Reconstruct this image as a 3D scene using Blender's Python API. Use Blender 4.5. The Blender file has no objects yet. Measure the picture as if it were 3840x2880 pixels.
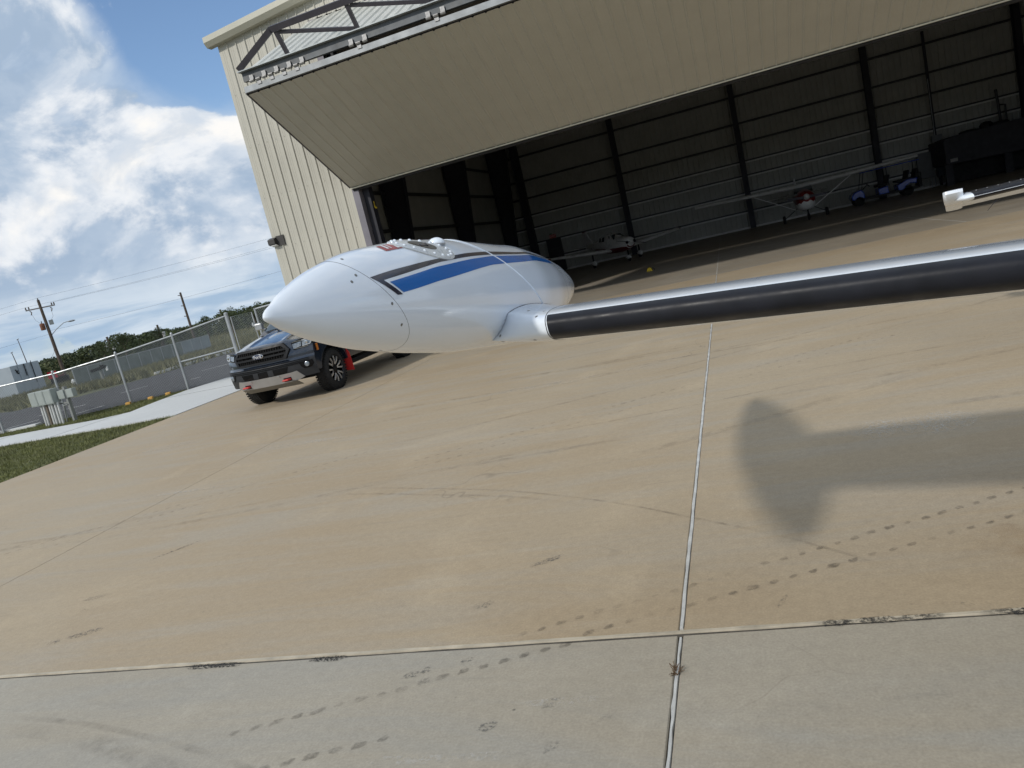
import bpy, bmesh, math, random
import numpy as np
from mathutils import Vector, Matrix
random.seed(7); rng = np.random.default_rng(7)
R = math.radians
scene = bpy.context.scene
COL = scene.collection

# ------------------------------------------------------------------ camera
YAW, PITCH, ROLL = R(18.2), R(9.63), R(13.36)
f = Vector((-math.sin(YAW)*math.cos(PITCH), math.cos(YAW)*math.cos(PITCH), -math.sin(PITCH)))
r0 = Vector((math.cos(YAW), math.sin(YAW), 0)); u0 = r0.cross(f)
rt = math.cos(ROLL)*r0 - math.sin(ROLL)*u0
up = math.sin(ROLL)*r0 + math.cos(ROLL)*u0
cd = bpy.data.cameras.new('camera'); cam = bpy.data.objects.new('camera', cd); COL.objects.link(cam)
cam.matrix_world = Matrix(((rt.x, up.x, -f.x, 0), (rt.y, up.y, -f.y, 0), (rt.z, up.z, -f.z, 1.7), (0, 0, 0, 1)))
cd.sensor_width = 36; cd.sensor_fit = 'HORIZONTAL'; cd.lens = 2783/3840*36; cd.clip_end = 6000; cd.clip_start = .05
scene.camera = cam

# ------------------------------------------------------------------ light: sky with clouds, one veiled sun
SUN = Vector((.715, 1.2345, -1)).normalized()
sd = bpy.data.lights.new('sun', 'SUN'); sun = bpy.data.objects.new('sun', sd); COL.objects.link(sun)
sun.rotation_euler = SUN.to_track_quat('-Z', 'Y').to_euler()
sd.energy = 2.25; sd.angle = R(3.0); sd.color = (1, .95, .87)
scene.view_settings.view_transform = 'Standard'; scene.view_settings.look = 'None'
scene.view_settings.exposure = 0.0; scene.view_settings.gamma = 1
W = bpy.data.worlds.new('World'); scene.world = W; W.use_nodes = True

class NT:
    """small node-tree builder"""
    def __init__(s, tree): s.t = tree; s.n = tree.nodes; s.l = tree.links
    def add(s, kind, **kw):
        nd = s.n.new(kind)
        for k, v in kw.items():
            if k.startswith('_'): setattr(nd, k[1:], v)
            else: s.put(nd.inputs[k.replace('__', ' ')], v)
        return nd
    def put(s, sock, v):
        if isinstance(v, bpy.types.NodeSocket): s.l.new(v, sock)
        elif isinstance(v, bpy.types.Node): s.l.new(v.outputs[0], sock)
        else: sock.default_value = v
    def math(s, op, a, b=0.0, c=0.0, clamp=False):
        nd = s.n.new('ShaderNodeMath'); nd.operation = op; nd.use_clamp = clamp
        s.put(nd.inputs[0], a); s.put(nd.inputs[1], b); s.put(nd.inputs[2], c); return nd.outputs[0]
    def vmath(s, op, a, b=(0, 0, 0)):
        nd = s.n.new('ShaderNodeVectorMath'); nd.operation = op; s.put(nd.inputs[0], a); s.put(nd.inputs[1], b); return nd.outputs[0]
    def mix(s, fac, a, b, blend='MIX'):
        nd = s.n.new('ShaderNodeMix'); nd.data_type = 'RGBA'; nd.blend_type = blend
        s.put(nd.inputs[0], fac); s.put(nd.inputs[6], a); s.put(nd.inputs[7], b); return nd.outputs[2]
    def ramp(s, fac, stops, interp='LINEAR'):
        nd = s.n.new('ShaderNodeValToRGB'); nd.color_ramp.interpolation = interp; e = nd.color_ramp.elements
        while len(e) < len(stops): e.new(.5)
        for el, (p, c) in zip(e, stops):
            el.position = p; el.color = c if len(c) == 4 else (*c, 1)
        s.put(nd.inputs[0], fac); return nd.outputs[0]
    def noise(s, vec, scale, detail=4, rough=.5, dist=0.0):
        nd = s.n.new('ShaderNodeTexNoise'); s.put(nd.inputs['Vector'], vec)
        nd.inputs['Scale'].default_value = scale; nd.inputs['Detail'].default_value = detail
        nd.inputs['Roughness'].default_value = rough; nd.inputs['Distortion'].default_value = dist
        return nd.outputs['Fac']
    def rng(s, v, a, b, c=0.0, d=1.0, smooth=False):
        nd = s.n.new('ShaderNodeMapRange'); nd.clamp = True
        if smooth: nd.interpolation_type = 'SMOOTHSTEP'
        for i, x in enumerate((v, a, b, c, d)): s.put(nd.inputs[i], x)
        return nd.outputs[0]

def g3(v): return (v, v, v, 1)
def build_world():
    t = NT(W.node_tree)
    for n in list(t.n): t.n.remove(n)
    out = t.add('ShaderNodeOutputWorld')
    sky = t.add('ShaderNodeTexSky', _sky_type='NISHITA', _sun_disc=False, _sun_elevation=R(35), _sun_rotation=R(210))
    sky.air_density = 1.0; sky.dust_density = .3; sky.ozone_density = 3.0
    bgs = t.add('ShaderNodeBackground', Color=sky, Strength=.15)
    tc = t.add('ShaderNodeTexCoord'); d = tc.outputs['Generated']
    sep = t.add('ShaderNodeSeparateXYZ', Vector=d); z = sep.outputs[2]
    tosun = tuple(-SUN)
    def dens(vec):
        v = t.vmath('MULTIPLY', vec, (1, 1, 1.5)); v = t.vmath('ADD', v, CLOUD_OFF)
        big = t.noise(v, 2.6, 3, .5, .2)
        fine = t.noise(v, 6.2, 12, .575, .3)
        return t.math('ADD', t.math('MULTIPLY', big, .60), t.math('MULTIPLY', fine, .50))
    d0 = dens(d)
    d1 = dens(t.vmath('ADD', d, (-.036, -.020, .040)))
    t.vmath('DOT_PRODUCT', d, tuple(CLEAR_DIR)); clr = t.n[-1].outputs['Value']
    gap = t.rng(clr, .974, .994, 0, .22, True)
    # high soft veil and heaped cloud below it
    veil = t.noise(t.vmath('MULTIPLY', d, (1, 1, 1.6)), 3.1, 7, .55, .9)
    veilc = t.rng(t.math('SUBTRACT', veil, t.math('MULTIPLY', gap, 1.6)), .30, .52, 0, 1, True)
    heap = t.rng(t.math('ADD', t.math('SUBTRACT', d0, gap), t.math('MULTIPLY', t.math('MULTIPLY', t.rng(z, .05, .12), t.rng(z, .20, .34, 1, 0)), .045)), .468, .515, 0, 1, True)
    low = t.rng(z, .02, .24, .8, 0, True)
    cover = t.math('MAXIMUM', t.math('MAXIMUM', heap, t.math('MULTIPLY', veilc, .93)), low)
    dd = t.math('SUBTRACT', d0, d1)
    lit = t.rng(dd, -.040, .055, 0, 1, True)
    vtone = t.noise(t.vmath('MULTIPLY', d, (1, 1, 2.2)), 5.5, 6, .55, .6)
    veilcol = t.mix(t.rng(vtone, .34, .66, 0, 1, True), (.42, .54, .70, 1), (.72, .79, .87, 1))
    heapcol = t.mix(lit, (.38, .49, .64, 1), (.86, .89, .93, 1))
    spark = t.math('MULTIPLY', t.rng(dd, .042, .11, 0, 1, True), t.rng(z, .06, .15, .3, 1))
    heapcol = t.mix(spark, heapcol, (1.0, .98, .95, 1))
    puff = t.noise(t.vmath('MULTIPLY', d, (1, 1, 1.5)), 13.0, 7, .55, .4)
    heapcol = t.mix(t.math('MULTIPLY', t.rng(puff, .56, .38, 0, 1, True), .55), heapcol, (.50, .60, .73, 1))
    colr = t.mix(heap, veilcol, heapcol)
    band = t.noise(t.vmath('MULTIPLY', d, (2.0, 2.0, 15)), 2.2, 6, .55, .4)
    horiz = t.mix(t.rng(band, .38, .62, 0, 1, True), (.38, .52, .69, 1), (.68, .77, .86, 1))
    colr = t.mix(t.rng(z, .03, .115, .92, 0, True), colr, horiz)
    colr = t.mix(t.rng(z, -.02, .0, 1, 0), colr, (.30, .29, .26, 1))
    bgc = t.add('ShaderNodeBackground', Color=colr, Strength=1.0)
    mx = t.add('ShaderNodeMixShader'); t.put(mx.inputs[0], cover); t.put(mx.inputs[1], bgs); t.put(mx.inputs[2], bgc)
    t.put(out.inputs['Surface'], mx)
CLOUD_OFF = (2.2, 7.7, .9)
CLEAR_DIR = Vector((-.455, .775, .44)).normalized()
build_world()

# ------------------------------------------------------------------ materials
MATS = {}
def M(name, col, rough=.5, metal=0.0, var=.12, scale=3.0, bump=0.0, bscale=60.0, coat=0.0, spec=.5, dirt=0.0):
    """painted / moulded surface: base colour with mottled wear, roughness variation and a fine bump"""
    if name in MATS: return MATS[name]
    m = bpy.data.materials.new(name); m.use_nodes = True; t = NT(m.node_tree); b = t.n['Principled BSDF']
    tc = t.add('ShaderNodeTexCoord').outputs['Object']
    n = t.noise(tc, scale, 6, .6)
    lo = tuple(max(0, c*(1-var)) for c in col) + (1,); hi = tuple(min(1, c*(1+var)) for c in col) + (1,)
    c = t.mix(t.rng(n, .3, .7), lo, hi)
    if dirt:
        dn = t.noise(tc, scale*.6, 8, .7, .4)
        c = t.mix(t.math('MULTIPLY', t.rng(dn, .5, .75), dirt), c, (.18, .15, .11, 1))
    t.put(b.inputs['Base Color'], c)
    t.put(b.inputs['Roughness'], t.rng(t.noise(tc, scale*2.3, 4), .3, .7, max(.02, rough*.8), min(1, rough*1.2)))
    b.inputs['Metallic'].default_value = metal; b.inputs['Specular IOR Level'].default_value = spec
    b.inputs['Coat Weight'].default_value = coat; b.inputs['Coat Roughness'].default_value = .04
    if bump:
        bn = t.add('ShaderNodeBump', Height=t.noise(tc, bscale, 4, .6), Strength=bump, Distance=.01)
        t.put(b.inputs['Normal'], bn.outputs[0])
    MATS[name] = m; return m

def concrete(name, base, alt, grey, streak, wear=.5, rough=.75):
    """weathered slab: broad tone patches, wind-blown streaks, broom lines, hairline cracks, specks"""
    m = bpy.data.materials.new(name); m.use_nodes = True; t = NT(m.node_tree); b = t.n['Principled BSDF']
    geo = t.add('ShaderNodeNewGeometry').outputs['Position']
    big = t.noise(geo, .16, 4, .6, .8); mid = t.noise(geo, .9, 7, .62, .7); fine = t.noise(geo, 95, 3, .6)
    st = t.noise(t.vmath('MULTIPLY', geo, (.30, 1.9, 1)), 1.0, 10, .66, 1.2)
    st2 = t.noise(t.vmath('MULTIPLY', geo, (.9, 6.5, 1)), 1.0, 8, .7, 1.0)
    c = t.mix(t.rng(big, .36, .64, 0, 1, True), (*base, 1), (*alt, 1))
    c = t.mix(t.math('MULTIPLY', t.rng(st, .42, .68, 0, 1, True), streak), c, (*grey, 1))
    c = t.mix(t.math('MULTIPLY', t.rng(mid, .50, .72, 0, 1, True), wear*.5), c, tuple(min(1, x*1.20) for x in alt)+(1,))
    c = t.mix(t.math('MULTIPLY', t.rng(st2, .56, .74, 0, 1, True), wear*.30), c, tuple(x*.62 for x in grey)+(1,))
    c = t.mix(t.math('MULTIPLY', t.rng(st2, .44, .28, 0, 1, True), wear*.25), c, tuple(min(1, x*1.3) for x in grey)+(1,))
    c = t.mix(.5, c, t.mix(t.rng(fine, .25, .75), g3(.72), g3(1.25)), 'MULTIPLY')
    grit = t.noise(geo, 21, 5, .7)
    c = t.mix(.5, c, t.mix(t.rng(grit, .3, .7), g3(.84), g3(1.14)), 'MULTIPLY')
    wob = t.vmath('ADD', geo, t.vmath('MULTIPLY', t.add('ShaderNodeTexNoise', Vector=geo, Scale=1.6).outputs['Color'], (.9, .9, 0)))
    vor = t.add('ShaderNodeTexVoronoi', _feature='DISTANCE_TO_EDGE', Vector=wob, Scale=.26)
    crk = t.math('MULTIPLY', t.rng(vor.outputs['Distance'], .0, .0022, 1, 0), t.rng(t.noise(geo, .7, 3, .5), .52, .62))
    c = t.mix(t.math('MULTIPLY', crk, .35), c, (.10, .085, .065, 1))
    speck = t.add('ShaderNodeTexVoronoi', Vector=geo, Scale=3.1)
    sp = t.math('MULTIPLY', t.rng(speck.outputs['Distance'], .012, .030, 1, 0), t.rng(t.noise(geo, 1.1, 2), .46, .54))
    c = t.mix(t.math('MULTIPLY', sp, .7), c, (.05, .047, .042, 1))
    t.put(b.inputs['Base Color'], c)
    t.put(b.inputs['Roughness'], t.rng(mid, .3, .7, rough-.1, min(1, rough+.12)))
    h = t.math('ADD', t.math('MULTIPLY', fine, .35), t.math('MULTIPLY', t.noise(t.vmath('MULTIPLY', geo, (4, 90, 1)), 2.0, 3, .5), .4))
    bn = t.add('ShaderNodeBump', Height=h, Strength=.22, Distance=.003); t.put(b.inputs['Normal'], bn.outputs[0])
    MATS[name] = m; return m

def stain(name, col, lo=.45, hi=.62, alpha=.6, scale=30):
    """a stain or rubber mark lying on the concrete: dark where the noise lets it show, clear elsewhere"""
    m = bpy.data.materials.new(name); m.use_nodes = True; t = NT(m.node_tree); b = t.n['Principled BSDF']
    geo = t.add('ShaderNodeNewGeometry').outputs['Position']
    n = t.noise(geo, scale, 5, .65, .3)
    uv = t.add('ShaderNodeTexCoord').outputs['UV']; sep = t.add('ShaderNodeSeparateXYZ', Vector=uv)
    def edge(x): return t.math('MULTIPLY', t.rng(x, 0, .3, 0, 1, True), t.rng(x, .7, 1, 1, 0, True))
    e = t.math('MULTIPLY', edge(sep.outputs[0]), edge(sep.outputs[1]))
    fade = t.rng(t.noise(geo, 2.3, 3, .6), .36, .62, .15, 1, True)
    a = t.math('MULTIPLY', t.math('MULTIPLY', t.math('MULTIPLY', t.rng(n, lo, hi), e), fade), alpha)
    b.inputs['Base Color'].default_value = (*col, 1); b.inputs['Roughness'].default_value = .8
    t.put(b.inputs['Alpha'], a); MATS[name] = m; return m


# ------------------------------------------------------------------ mesh helpers
class MB:
    def __init__(s): s.v = []; s.f = []; s.uv = None
    def add(s, vs, fs):
        o = len(s.v); s.v += [tuple(float(c) for c in v) for v in vs]; s.f += [tuple(i+o for i in q) for q in fs]; return s
    def box(s, c, d, rz=0.0, m=None):
        x, y, z = (k/2 for k in d); P = [Vector((a*x, b*y, e*z)) for a in (-1, 1) for b in (-1, 1) for e in (-1, 1)]
        mat = m if m is not None else Matrix.Rotation(rz, 3, 'Z'); c = Vector(c)
        return s.add([mat @ p + c for p in P], [(0, 1, 3, 2), (4, 6, 7, 5), (0, 4, 5, 1), (2, 3, 7, 6), (0, 2, 6, 4), (1, 5, 7, 3)])
    def bar(s, a, b, w, h, upv=(0, 0, 1)):
        a, b = Vector(a), Vector(b); d = (b-a); L = d.length; d.normalize(); upv = Vector(upv)
        if abs(d.dot(upv)) > .98: upv = Vector((0, 1, 0))
        sx = d.cross(upv).normalized(); uz = sx.cross(d)
        return s.box((a+b)/2, (w, L, h), m=Matrix((sx, d, uz)).transposed())
    def tube(s, a, b, r, r2=None, n=8, cap=True):
        return s.path([a, b], [r, r if r2 is None else r2], n, cap)
    def path(s, pts, r, n=8, cap=True):
        pts = [Vector(p) for p in pts]
        if not hasattr(r, '__len__'): r = [r]*len(pts)
        rings = []; ref = None
        for i, p in enumerate(pts):
            d = (pts[min(i+1, len(pts)-1)]-pts[max(i-1, 0)]).normalized()
            if ref is None or abs(d.dot(ref)) > .98: ref = Vector((0, 0, 1)) if abs(d.z) < .9 else Vector((1, 0, 0))
            a = d.cross(ref).normalized(); b = a.cross(d); ref = b
            rings.append([p+r[i]*(math.cos(2*math.pi*k/n)*a+math.sin(2*math.pi*k/n)*b) for k in range(n)])
        return s.loft(rings, True, cap)
    def loft(s, rings, closed=True, cap=True):
        n = len(rings[0]); o = len(s.v); s.v += [tuple(map(float, p)) for rg in rings for p in rg]
        for i in range(len(rings)-1):
            for k in range(n if closed else n-1):
                k2 = (k+1) % n; s.f.append((o+i*n+k, o+i*n+k2, o+(i+1)*n+k2, o+(i+1)*n+k))
        if cap and closed:
            s.f.append(tuple(o+k for k in reversed(range(n)))); s.f.append(tuple(o+(len(rings)-1)*n+k for k in range(n)))
        return s
    def lathe(s, c, axis, prof, n=20):
        """prof: list of (distance along axis, radius)"""
        axis = Vector(axis).normalized(); c = Vector(c); ref = Vector((0, 0, 1)) if abs(axis.z) < .9 else Vector((1, 0, 0))
        a = axis.cross(ref).normalized(); b = a.cross(axis)
        return s.loft([[c+axis*h+max(r, 1e-4)*(math.cos(2*math.pi*k/n)*a+math.sin(2*math.pi*k/n)*b) for k in range(n)] for h, r in prof])
    def prism(s, poly, thick, o=(0, 0, 0), ux=(1, 0, 0), uy=(0, 1, 0)):
        """poly (2-D) in the plane ux, uy at o, extruded by thick along ux x uy"""
        ux, uy, o = Vector(ux), Vector(uy), Vector(o); nz = ux.cross(uy).normalized()
        A = [o+ux*p[0]+uy*p[1] for p in poly]; B = [p+nz*thick for p in A]; n = len(poly)
        return s.add(A+B, [tuple(reversed(range(n))), tuple(range(n, 2*n))]+[(i, (i+1) % n, n+(i+1) % n, n+i) for i in range(n)])
    def grid(s, fn, nu, nv):
        o = len(s.v)
        s.v += [tuple(map(float, fn(i/nu, j/nv))) for i in range(nu+1) for j in range(nv+1)]
        s.f += [(o+i*(nv+1)+j, o+(i+1)*(nv+1)+j, o+(i+1)*(nv+1)+j+1, o+i*(nv+1)+j+1) for i in range(nu) for j in range(nv)]
        return s

ROOTLOC = {}
def tag(o, label=None, cat=None, group=None, kind=None):
    for k, v in (('label', label), ('category', cat), ('group', group), ('kind', kind)):
        if v: o[k] = v
    return o
def obj(name, mb, mat, parent=None, smooth=False, bevel=0.0, sub=0, uv=None, sharp=35):
    me = bpy.data.meshes.new(name)
    off = ROOTLOC.get(parent.name if parent else '', Vector((0, 0, 0)))
    V = [(v[0]-off.x, v[1]-off.y, v[2]-off.z) for v in mb.v] if off.length else mb.v
    me.from_pydata(V, [], mb.f); me.update()
    bm = bmesh.new(); bm.from_mesh(me); bmesh.ops.recalc_face_normals(bm, faces=bm.faces); bm.to_mesh(me); bm.free()
    if uv is not None:
        l = me.uv_layers.new(name='UVMap')
        for lp in me.loops: l.data[lp.index].uv = uv[lp.vertex_index]
    if mat: me.materials.append(mat)
    o = bpy.data.objects.new(name, me); COL.objects.link(o)
    if parent:
        o.parent = parent
        if parent.name in ROOTLOC: ROOTLOC[o.name] = ROOTLOC[parent.name]
    if smooth:
        me.shade_smooth()
        if sharp < 180: me.set_sharp_from_angle(angle=R(sharp))
    if bevel:
        md = o.modifiers.new('bevel', 'BEVEL'); md.width = bevel; md.segments = 2; md.limit_method = 'ANGLE'; md.angle_limit = R(40)
    if sub:
        md = o.modifiers.new('sub', 'SUBSURF'); md.levels = sub; md.render_levels = sub
    return o
def thing(name, label, cat, loc=(0, 0, 0), rz=0.0, group=None, world=True, kind=None):
    """an Empty at the thing's base; with world=True its parts are written in world coordinates"""
    o = bpy.data.objects.new(name, None); COL.objects.link(o); o.location = loc; o.rotation_euler = (0, 0, rz); o.empty_display_size = .2
    tag(o, label, cat, group, kind)
    if world: ROOTLOC[o.name] = Vector(loc)
    return o
def copy_part(src, parent, loc=None):
    c = src.copy(); COL.objects.link(c); c.parent = parent
    if loc is not None: c.location = loc
    return c
def copy_tree(o, parent=None):
    c = o.copy(); COL.objects.link(c); c.parent = parent
    for ch in list(o.children): copy_tree(ch, c)
    return c
def text_mesh(s, size, extrude=.001):
    cu = bpy.data.curves.new('lettering', 'FONT'); cu.body = s; cu.size = size; cu.extrude = extrude; cu.align_x = 'CENTER'; cu.align_y = 'CENTER'
    o = bpy.data.objects.new('lettering_source', cu); COL.objects.link(o)
    dg = bpy.context.evaluated_depsgraph_get(); me = bpy.data.meshes.new_from_object(o.evaluated_get(dg))
    bpy.data.objects.remove(o); return me
def terrain_z(x, y):
    t = min(1, max(0, (-30-x)/12)); return -.45*t*t*(3-2*t)

# ================================================================== THE SETTING
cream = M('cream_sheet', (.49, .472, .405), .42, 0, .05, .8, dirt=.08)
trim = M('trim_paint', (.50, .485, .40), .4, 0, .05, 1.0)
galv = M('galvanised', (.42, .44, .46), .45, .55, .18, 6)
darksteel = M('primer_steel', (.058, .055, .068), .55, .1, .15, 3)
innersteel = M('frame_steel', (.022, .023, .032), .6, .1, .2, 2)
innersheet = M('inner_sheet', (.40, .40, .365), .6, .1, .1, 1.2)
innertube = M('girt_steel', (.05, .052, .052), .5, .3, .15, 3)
beige = concrete('apron_concrete', (.372, .288, .186), (.395, .320, .220), (.372, .322, .25), .7, .85)
greyc = concrete('near_concrete', (.345, .302, .232), (.385, .352, .288), (.33, .312, .27), .8, .9)
floorc = concrete('hangar_floor_concrete', (.34, .29, .22), (.36, .32, .26), (.30, .28, .25), .5, .4, .45)
walkc = concrete('sidewalk_concrete', (.55, .56, .55), (.61, .62, .61), (.51, .52, .52), .3, .25)
def ground_mat(name, a, b, c2, s1=.6, s2=6.):
    m = bpy.data.materials.new(name); m.use_nodes = True; t = NT(m.node_tree); bs = t.n['Principled BSDF']
    geo = t.add('ShaderNodeNewGeometry').outputs['Position']
    c = t.mix(t.rng(t.noise(geo, s1*.15, 4, .6, .4), .35, .65, 0, 1, True), (*a, 1), (*b, 1))
    c = t.mix(t.rng(t.noise(geo, s1, 6, .65, .3), .45, .7), c, (*c2, 1))
    c = t.mix(.6, c, t.mix(t.rng(t.noise(geo, s2, 4, .7), .3, .7), g3(.6), g3(1.35)), 'MULTIPLY')
    t.put(bs.inputs['Base Color'], c); bs.inputs['Roughness'].default_value = .95
    bn = t.add('ShaderNodeBump', Height=t.noise(geo, s2*4, 4, .7), Strength=.6, Distance=.02); t.put(bs.inputs['Normal'], bn.outputs[0])
    MATS[name] = m; return m
turf = ground_mat('turf', (.075, .088, .026), (.11, .12, .040), (.14, .135, .055), .8, 9)
meadow = ground_mat('meadow', (.075, .085, .035), (.12, .125, .06), (.16, .15, .085), .25, 3)
asphalt = ground_mat('asphalt', (.060, .058, .062), (.075, .072, .075), (.052, .05, .055), .5, 30)

# ground sheet to the horizon
def build_ground():
    xs = sorted(set([-3000, -1500, -700, -350, -200, -120, -80] + list(np.arange(-60, -11, 1.5)) + [-12.0, 0, 30, 80, 200, 500, 1500, 3000]))
    ys = [-3000, -800, -200, -60, -20, 0, 10, 20, 30, 45, 60, 90, 150, 300, 600, 1200, 3000]
    mb = MB(); n = len(ys)
    mb.v = [(x, y, terrain_z(x, y)-.03) for x in xs for y in ys]
    mb.f = [(i*n+j, (i+1)*n+j, (i+1)*n+j+1, i*n+j+1) for i in range(len(xs)-1) for j in range(n-1)]
    o = obj('ground', mb, meadow, None, True, sharp=180); tag(o, 'open grass field reaching to the horizon', 'field', kind='structure')
build_ground()

def sheet(name, poly, z, mat, parent=None, thick=.0, kind=None, label=None):
    mb = MB()
    if thick: mb.prism(poly, thick, (0, 0, z-thick))
    else: mb.add([(x, y, z) for x, y in poly], [tuple(range(len(poly)))])
    o = obj(name, mb, mat, parent)
    if kind: tag(o, label, None, None, kind)
    return o

# concrete apron, slab by slab, with recessed joints
apron = thing('apron', 'concrete apron of large beige and grey slabs in front of the hangar', 'apron', (0, 0, 0), kind='structure')
XS = [-12.02, -6.25, -.476, 5.30, 11.07, 16.85, 22.6, 28.4]; YS = [-10.0, -3.5, 2.89, 11.93, 20.06]
slab_src = {}
for j in range(len(YS)-1):
    for i in range(len(XS)-1):
        wide = lambda x: .011 if abs(x+.476) < .01 else .0035
        x0, x1 = XS[i]+wide(XS[i]), XS[i+1]-wide(XS[i+1]); y0, y1 = YS[j]+(.011 if j in (1, 2) and YS[j] == 2.89 else .003), YS[j+1]-(.011 if YS[j+1] == 2.89 else .003)
        w = x1-x0; h = y1-y0; cx = (x0+x1)/2; cy = (y0+y1)/2
        key = (round(w, 3), round(h, 3), j < 2)
        if key not in slab_src:
            c = .004; mb = MB(); ring = lambda k, z: [(-w/2+k, -h/2+k, z), (w/2-k, -h/2+k, z), (w/2-k, h/2-k, z), (-w/2+k, h/2-k, z)]
            mb.loft([ring(0, -.15), ring(0, -c), ring(c, 0)]); o = obj('slab', mb, greyc if j < 2 else beige, apron); slab_src[key] = o
        else: o = copy_part(slab_src[key], apron)
        o.location = (cx, cy, 0)
sealm = M('joint_sealant', (.52, .52, .50), .6, 0, .2, 9); joint2 = M('joint_filler', (.25, .205, .14), .85, 0, .25, 6); sealdark = M('joint_dirt', (.07, .062, .05), .9, 0, .4, 20)
def sealant(p0, p1, w, z0, z1, mat, wob=.004, seg=60, name='joint_sealant'):
    mb = MB(); p0, p1 = Vector((*p0, 0)), Vector((*p1, 0)); d = (p1-p0).normalized(); nrm = Vector((-d.y, d.x, 0)); rings = []
    for k in range(seg+1):
        p = p0+(p1-p0)*k/seg; a = w/2+random.uniform(-wob, wob); b = w/2+random.uniform(-wob, wob)
        rings.append([p-nrm*a+Vector((0, 0, z0)), p-nrm*a*.6+Vector((0, 0, z1)), p+nrm*b*.6+Vector((0, 0, z1)), p+nrm*b+Vector((0, 0, z0))])
    mb.loft(rings, True, True); return obj(name, mb, mat, apron, True, sharp=50)
sealant((-.476, 2.93), (-.476, 20.0), .026, -.02, .0035, sealm, .004, 160)
sealant((-.476, -3), (-.476, 2.86), .018, -.02, .0022, sealm, .005, 90)
sealant((-12, 2.903), (20, 2.903), .028, -.02, .004, M('joint_lip', (.45, .40, .31), .7, 0, .25, 8), .006, 260)
sealant((-12, 2.878), (20, 2.878), .016, -.02, .001, sealdark, .004, 200)
sealant((-6.25, 2.95), (-6.25, 20.0), .009, -.02, -.0012, joint2, .001, 120)
sealant((-12, 11.93), (20, 11.93), .008, -.02, -.0012, joint2, .001, 160)

# rubber marks, tread dabs and stains on the apron
def strip(name, pts, w, mat, z=.0016, taper=True):
    mb = MB(); uv = []; n = len(pts); pts = [Vector((*p, 0)) for p in pts]
    for i, p in enumerate(pts):
        d = (pts[min(i+1, n-1)]-pts[max(i-1, 0)]).normalized(); nr = Vector((-d.y, d.x, 0))
        mb.v += [(p.x-nr.x*w/2, p.y-nr.y*w/2, z), (p.x+nr.x*w/2, p.y+nr.y*w/2, z)]; uv += [(i/(n-1), 0), (i/(n-1), 1)]
    mb.f = [(2*i, 2*i+2, 2*i+3, 2*i+1) for i in range(n-1)]
    return tag(obj(name, mb, mat, apron, uv=uv), kind='stuff')
def spline(P, n=40):
    P = [Vector((*p, 0)) for p in P]; P = [2*P[0]-P[1]]+P+[2*P[-1]-P[-2]]; out = []
    for i in range(1, len(P)-2):
        for k in range(n):
            t = k/n; a, b, c, d = P[i-1:i+3]
            out.append(tuple((.5*((2*b)+(c-a)*t+(2*a-5*b+4*c-d)*t*t+(3*b-a-3*c+d)*t**3))[:2]))
    return out+[tuple(P[-2][:2])]
rub = stain('rubber_mark', (.10, .088, .07), .30, .62, .24, 14)
rub2 = stain('faint_rubber', (.13, .11, .085), .35, .68, .20, 9)
oil = stain('oil_stain', (.10, .105, .105), .47, .60, .65, 60)
pale = stain('pale_scuff', (.62, .60, .55), .46, .62, .55, 40)
dab = stain('tread_dab', (.07, .06, .048), .25, .62, .42, 45)
dabf = stain('faint_tread_dab', (.12, .10, .075), .25, .65, .28, 45)
tarm = stain('tar_patch', (.02, .02, .02), .46, .54, .95, 90)
strip('tyre_mark', spline([(-3.97, 2.51), (-3.46, 2.45), (-3.04, 2.37), (-2.6, 2.26), (-2.18, 2.13), (-1.7, 1.9)]), .05, rub)
strip('tyre_mark', spline([(-3.97, 2.42), (-3.46, 2.36), (-3.04, 2.27), (-2.6, 2.14), (-2.18, 1.99), (-1.7, 1.75)]), .13, rub2)
strip('tyre_mark', spline([(-4.73, 5.92), (-3.52, 5.66), (-2.69, 5.37), (-1.84, 5.02), (-1.05, 4.56), (-.49, 4.14), (.06, 3.69), (.5, 3.23), (.69, 3.01)]), .03, rub)
strip('tyre_mark', spline([(-4.6, 5.75), (-3.45, 5.5), (-2.6, 5.2), (-1.78, 4.88), (-1.0, 4.42)]), .05, rub2)
for k in range(30):                                          # long faint tracks of taxiing and towing, most of them along the apron
    x = random.uniform(-10, 4); y = random.uniform(4.5, 12); a = random.uniform(-.25, .4); L = random.uniform(2.5, 7)
    strip('tyre_mark', spline([(x+L*t*math.cos(a+.12*t), y+L*t*math.sin(a+.12*t)) for t in (0, .33, .66, 1)]), random.uniform(.03, .16), rub2)
def blot(x, y, w, h, rz, mat, name='stain_mark', z=.0019):
    mb = MB(); n = 14; uv = [(.5, .5)]; mb.v = [(x, y, z)]
    for k in range(n):
        a = 2*math.pi*k/n; q = random.uniform(.75, 1.1); lx, ly = w/2*q*math.cos(a), h/2*q*math.sin(a)
        mb.v.append((x+lx*math.cos(rz)-ly*math.sin(rz), y+lx*math.sin(rz)+ly*math.cos(rz), z)); uv.append((.5+.4*math.cos(a), .5+.4*math.sin(a)))
    mb.f = [(0, k+1, (k+1) % n+1) for k in range(n)]
    return tag(obj(name, mb, mat, apron, uv=uv), kind='stuff')
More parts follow.
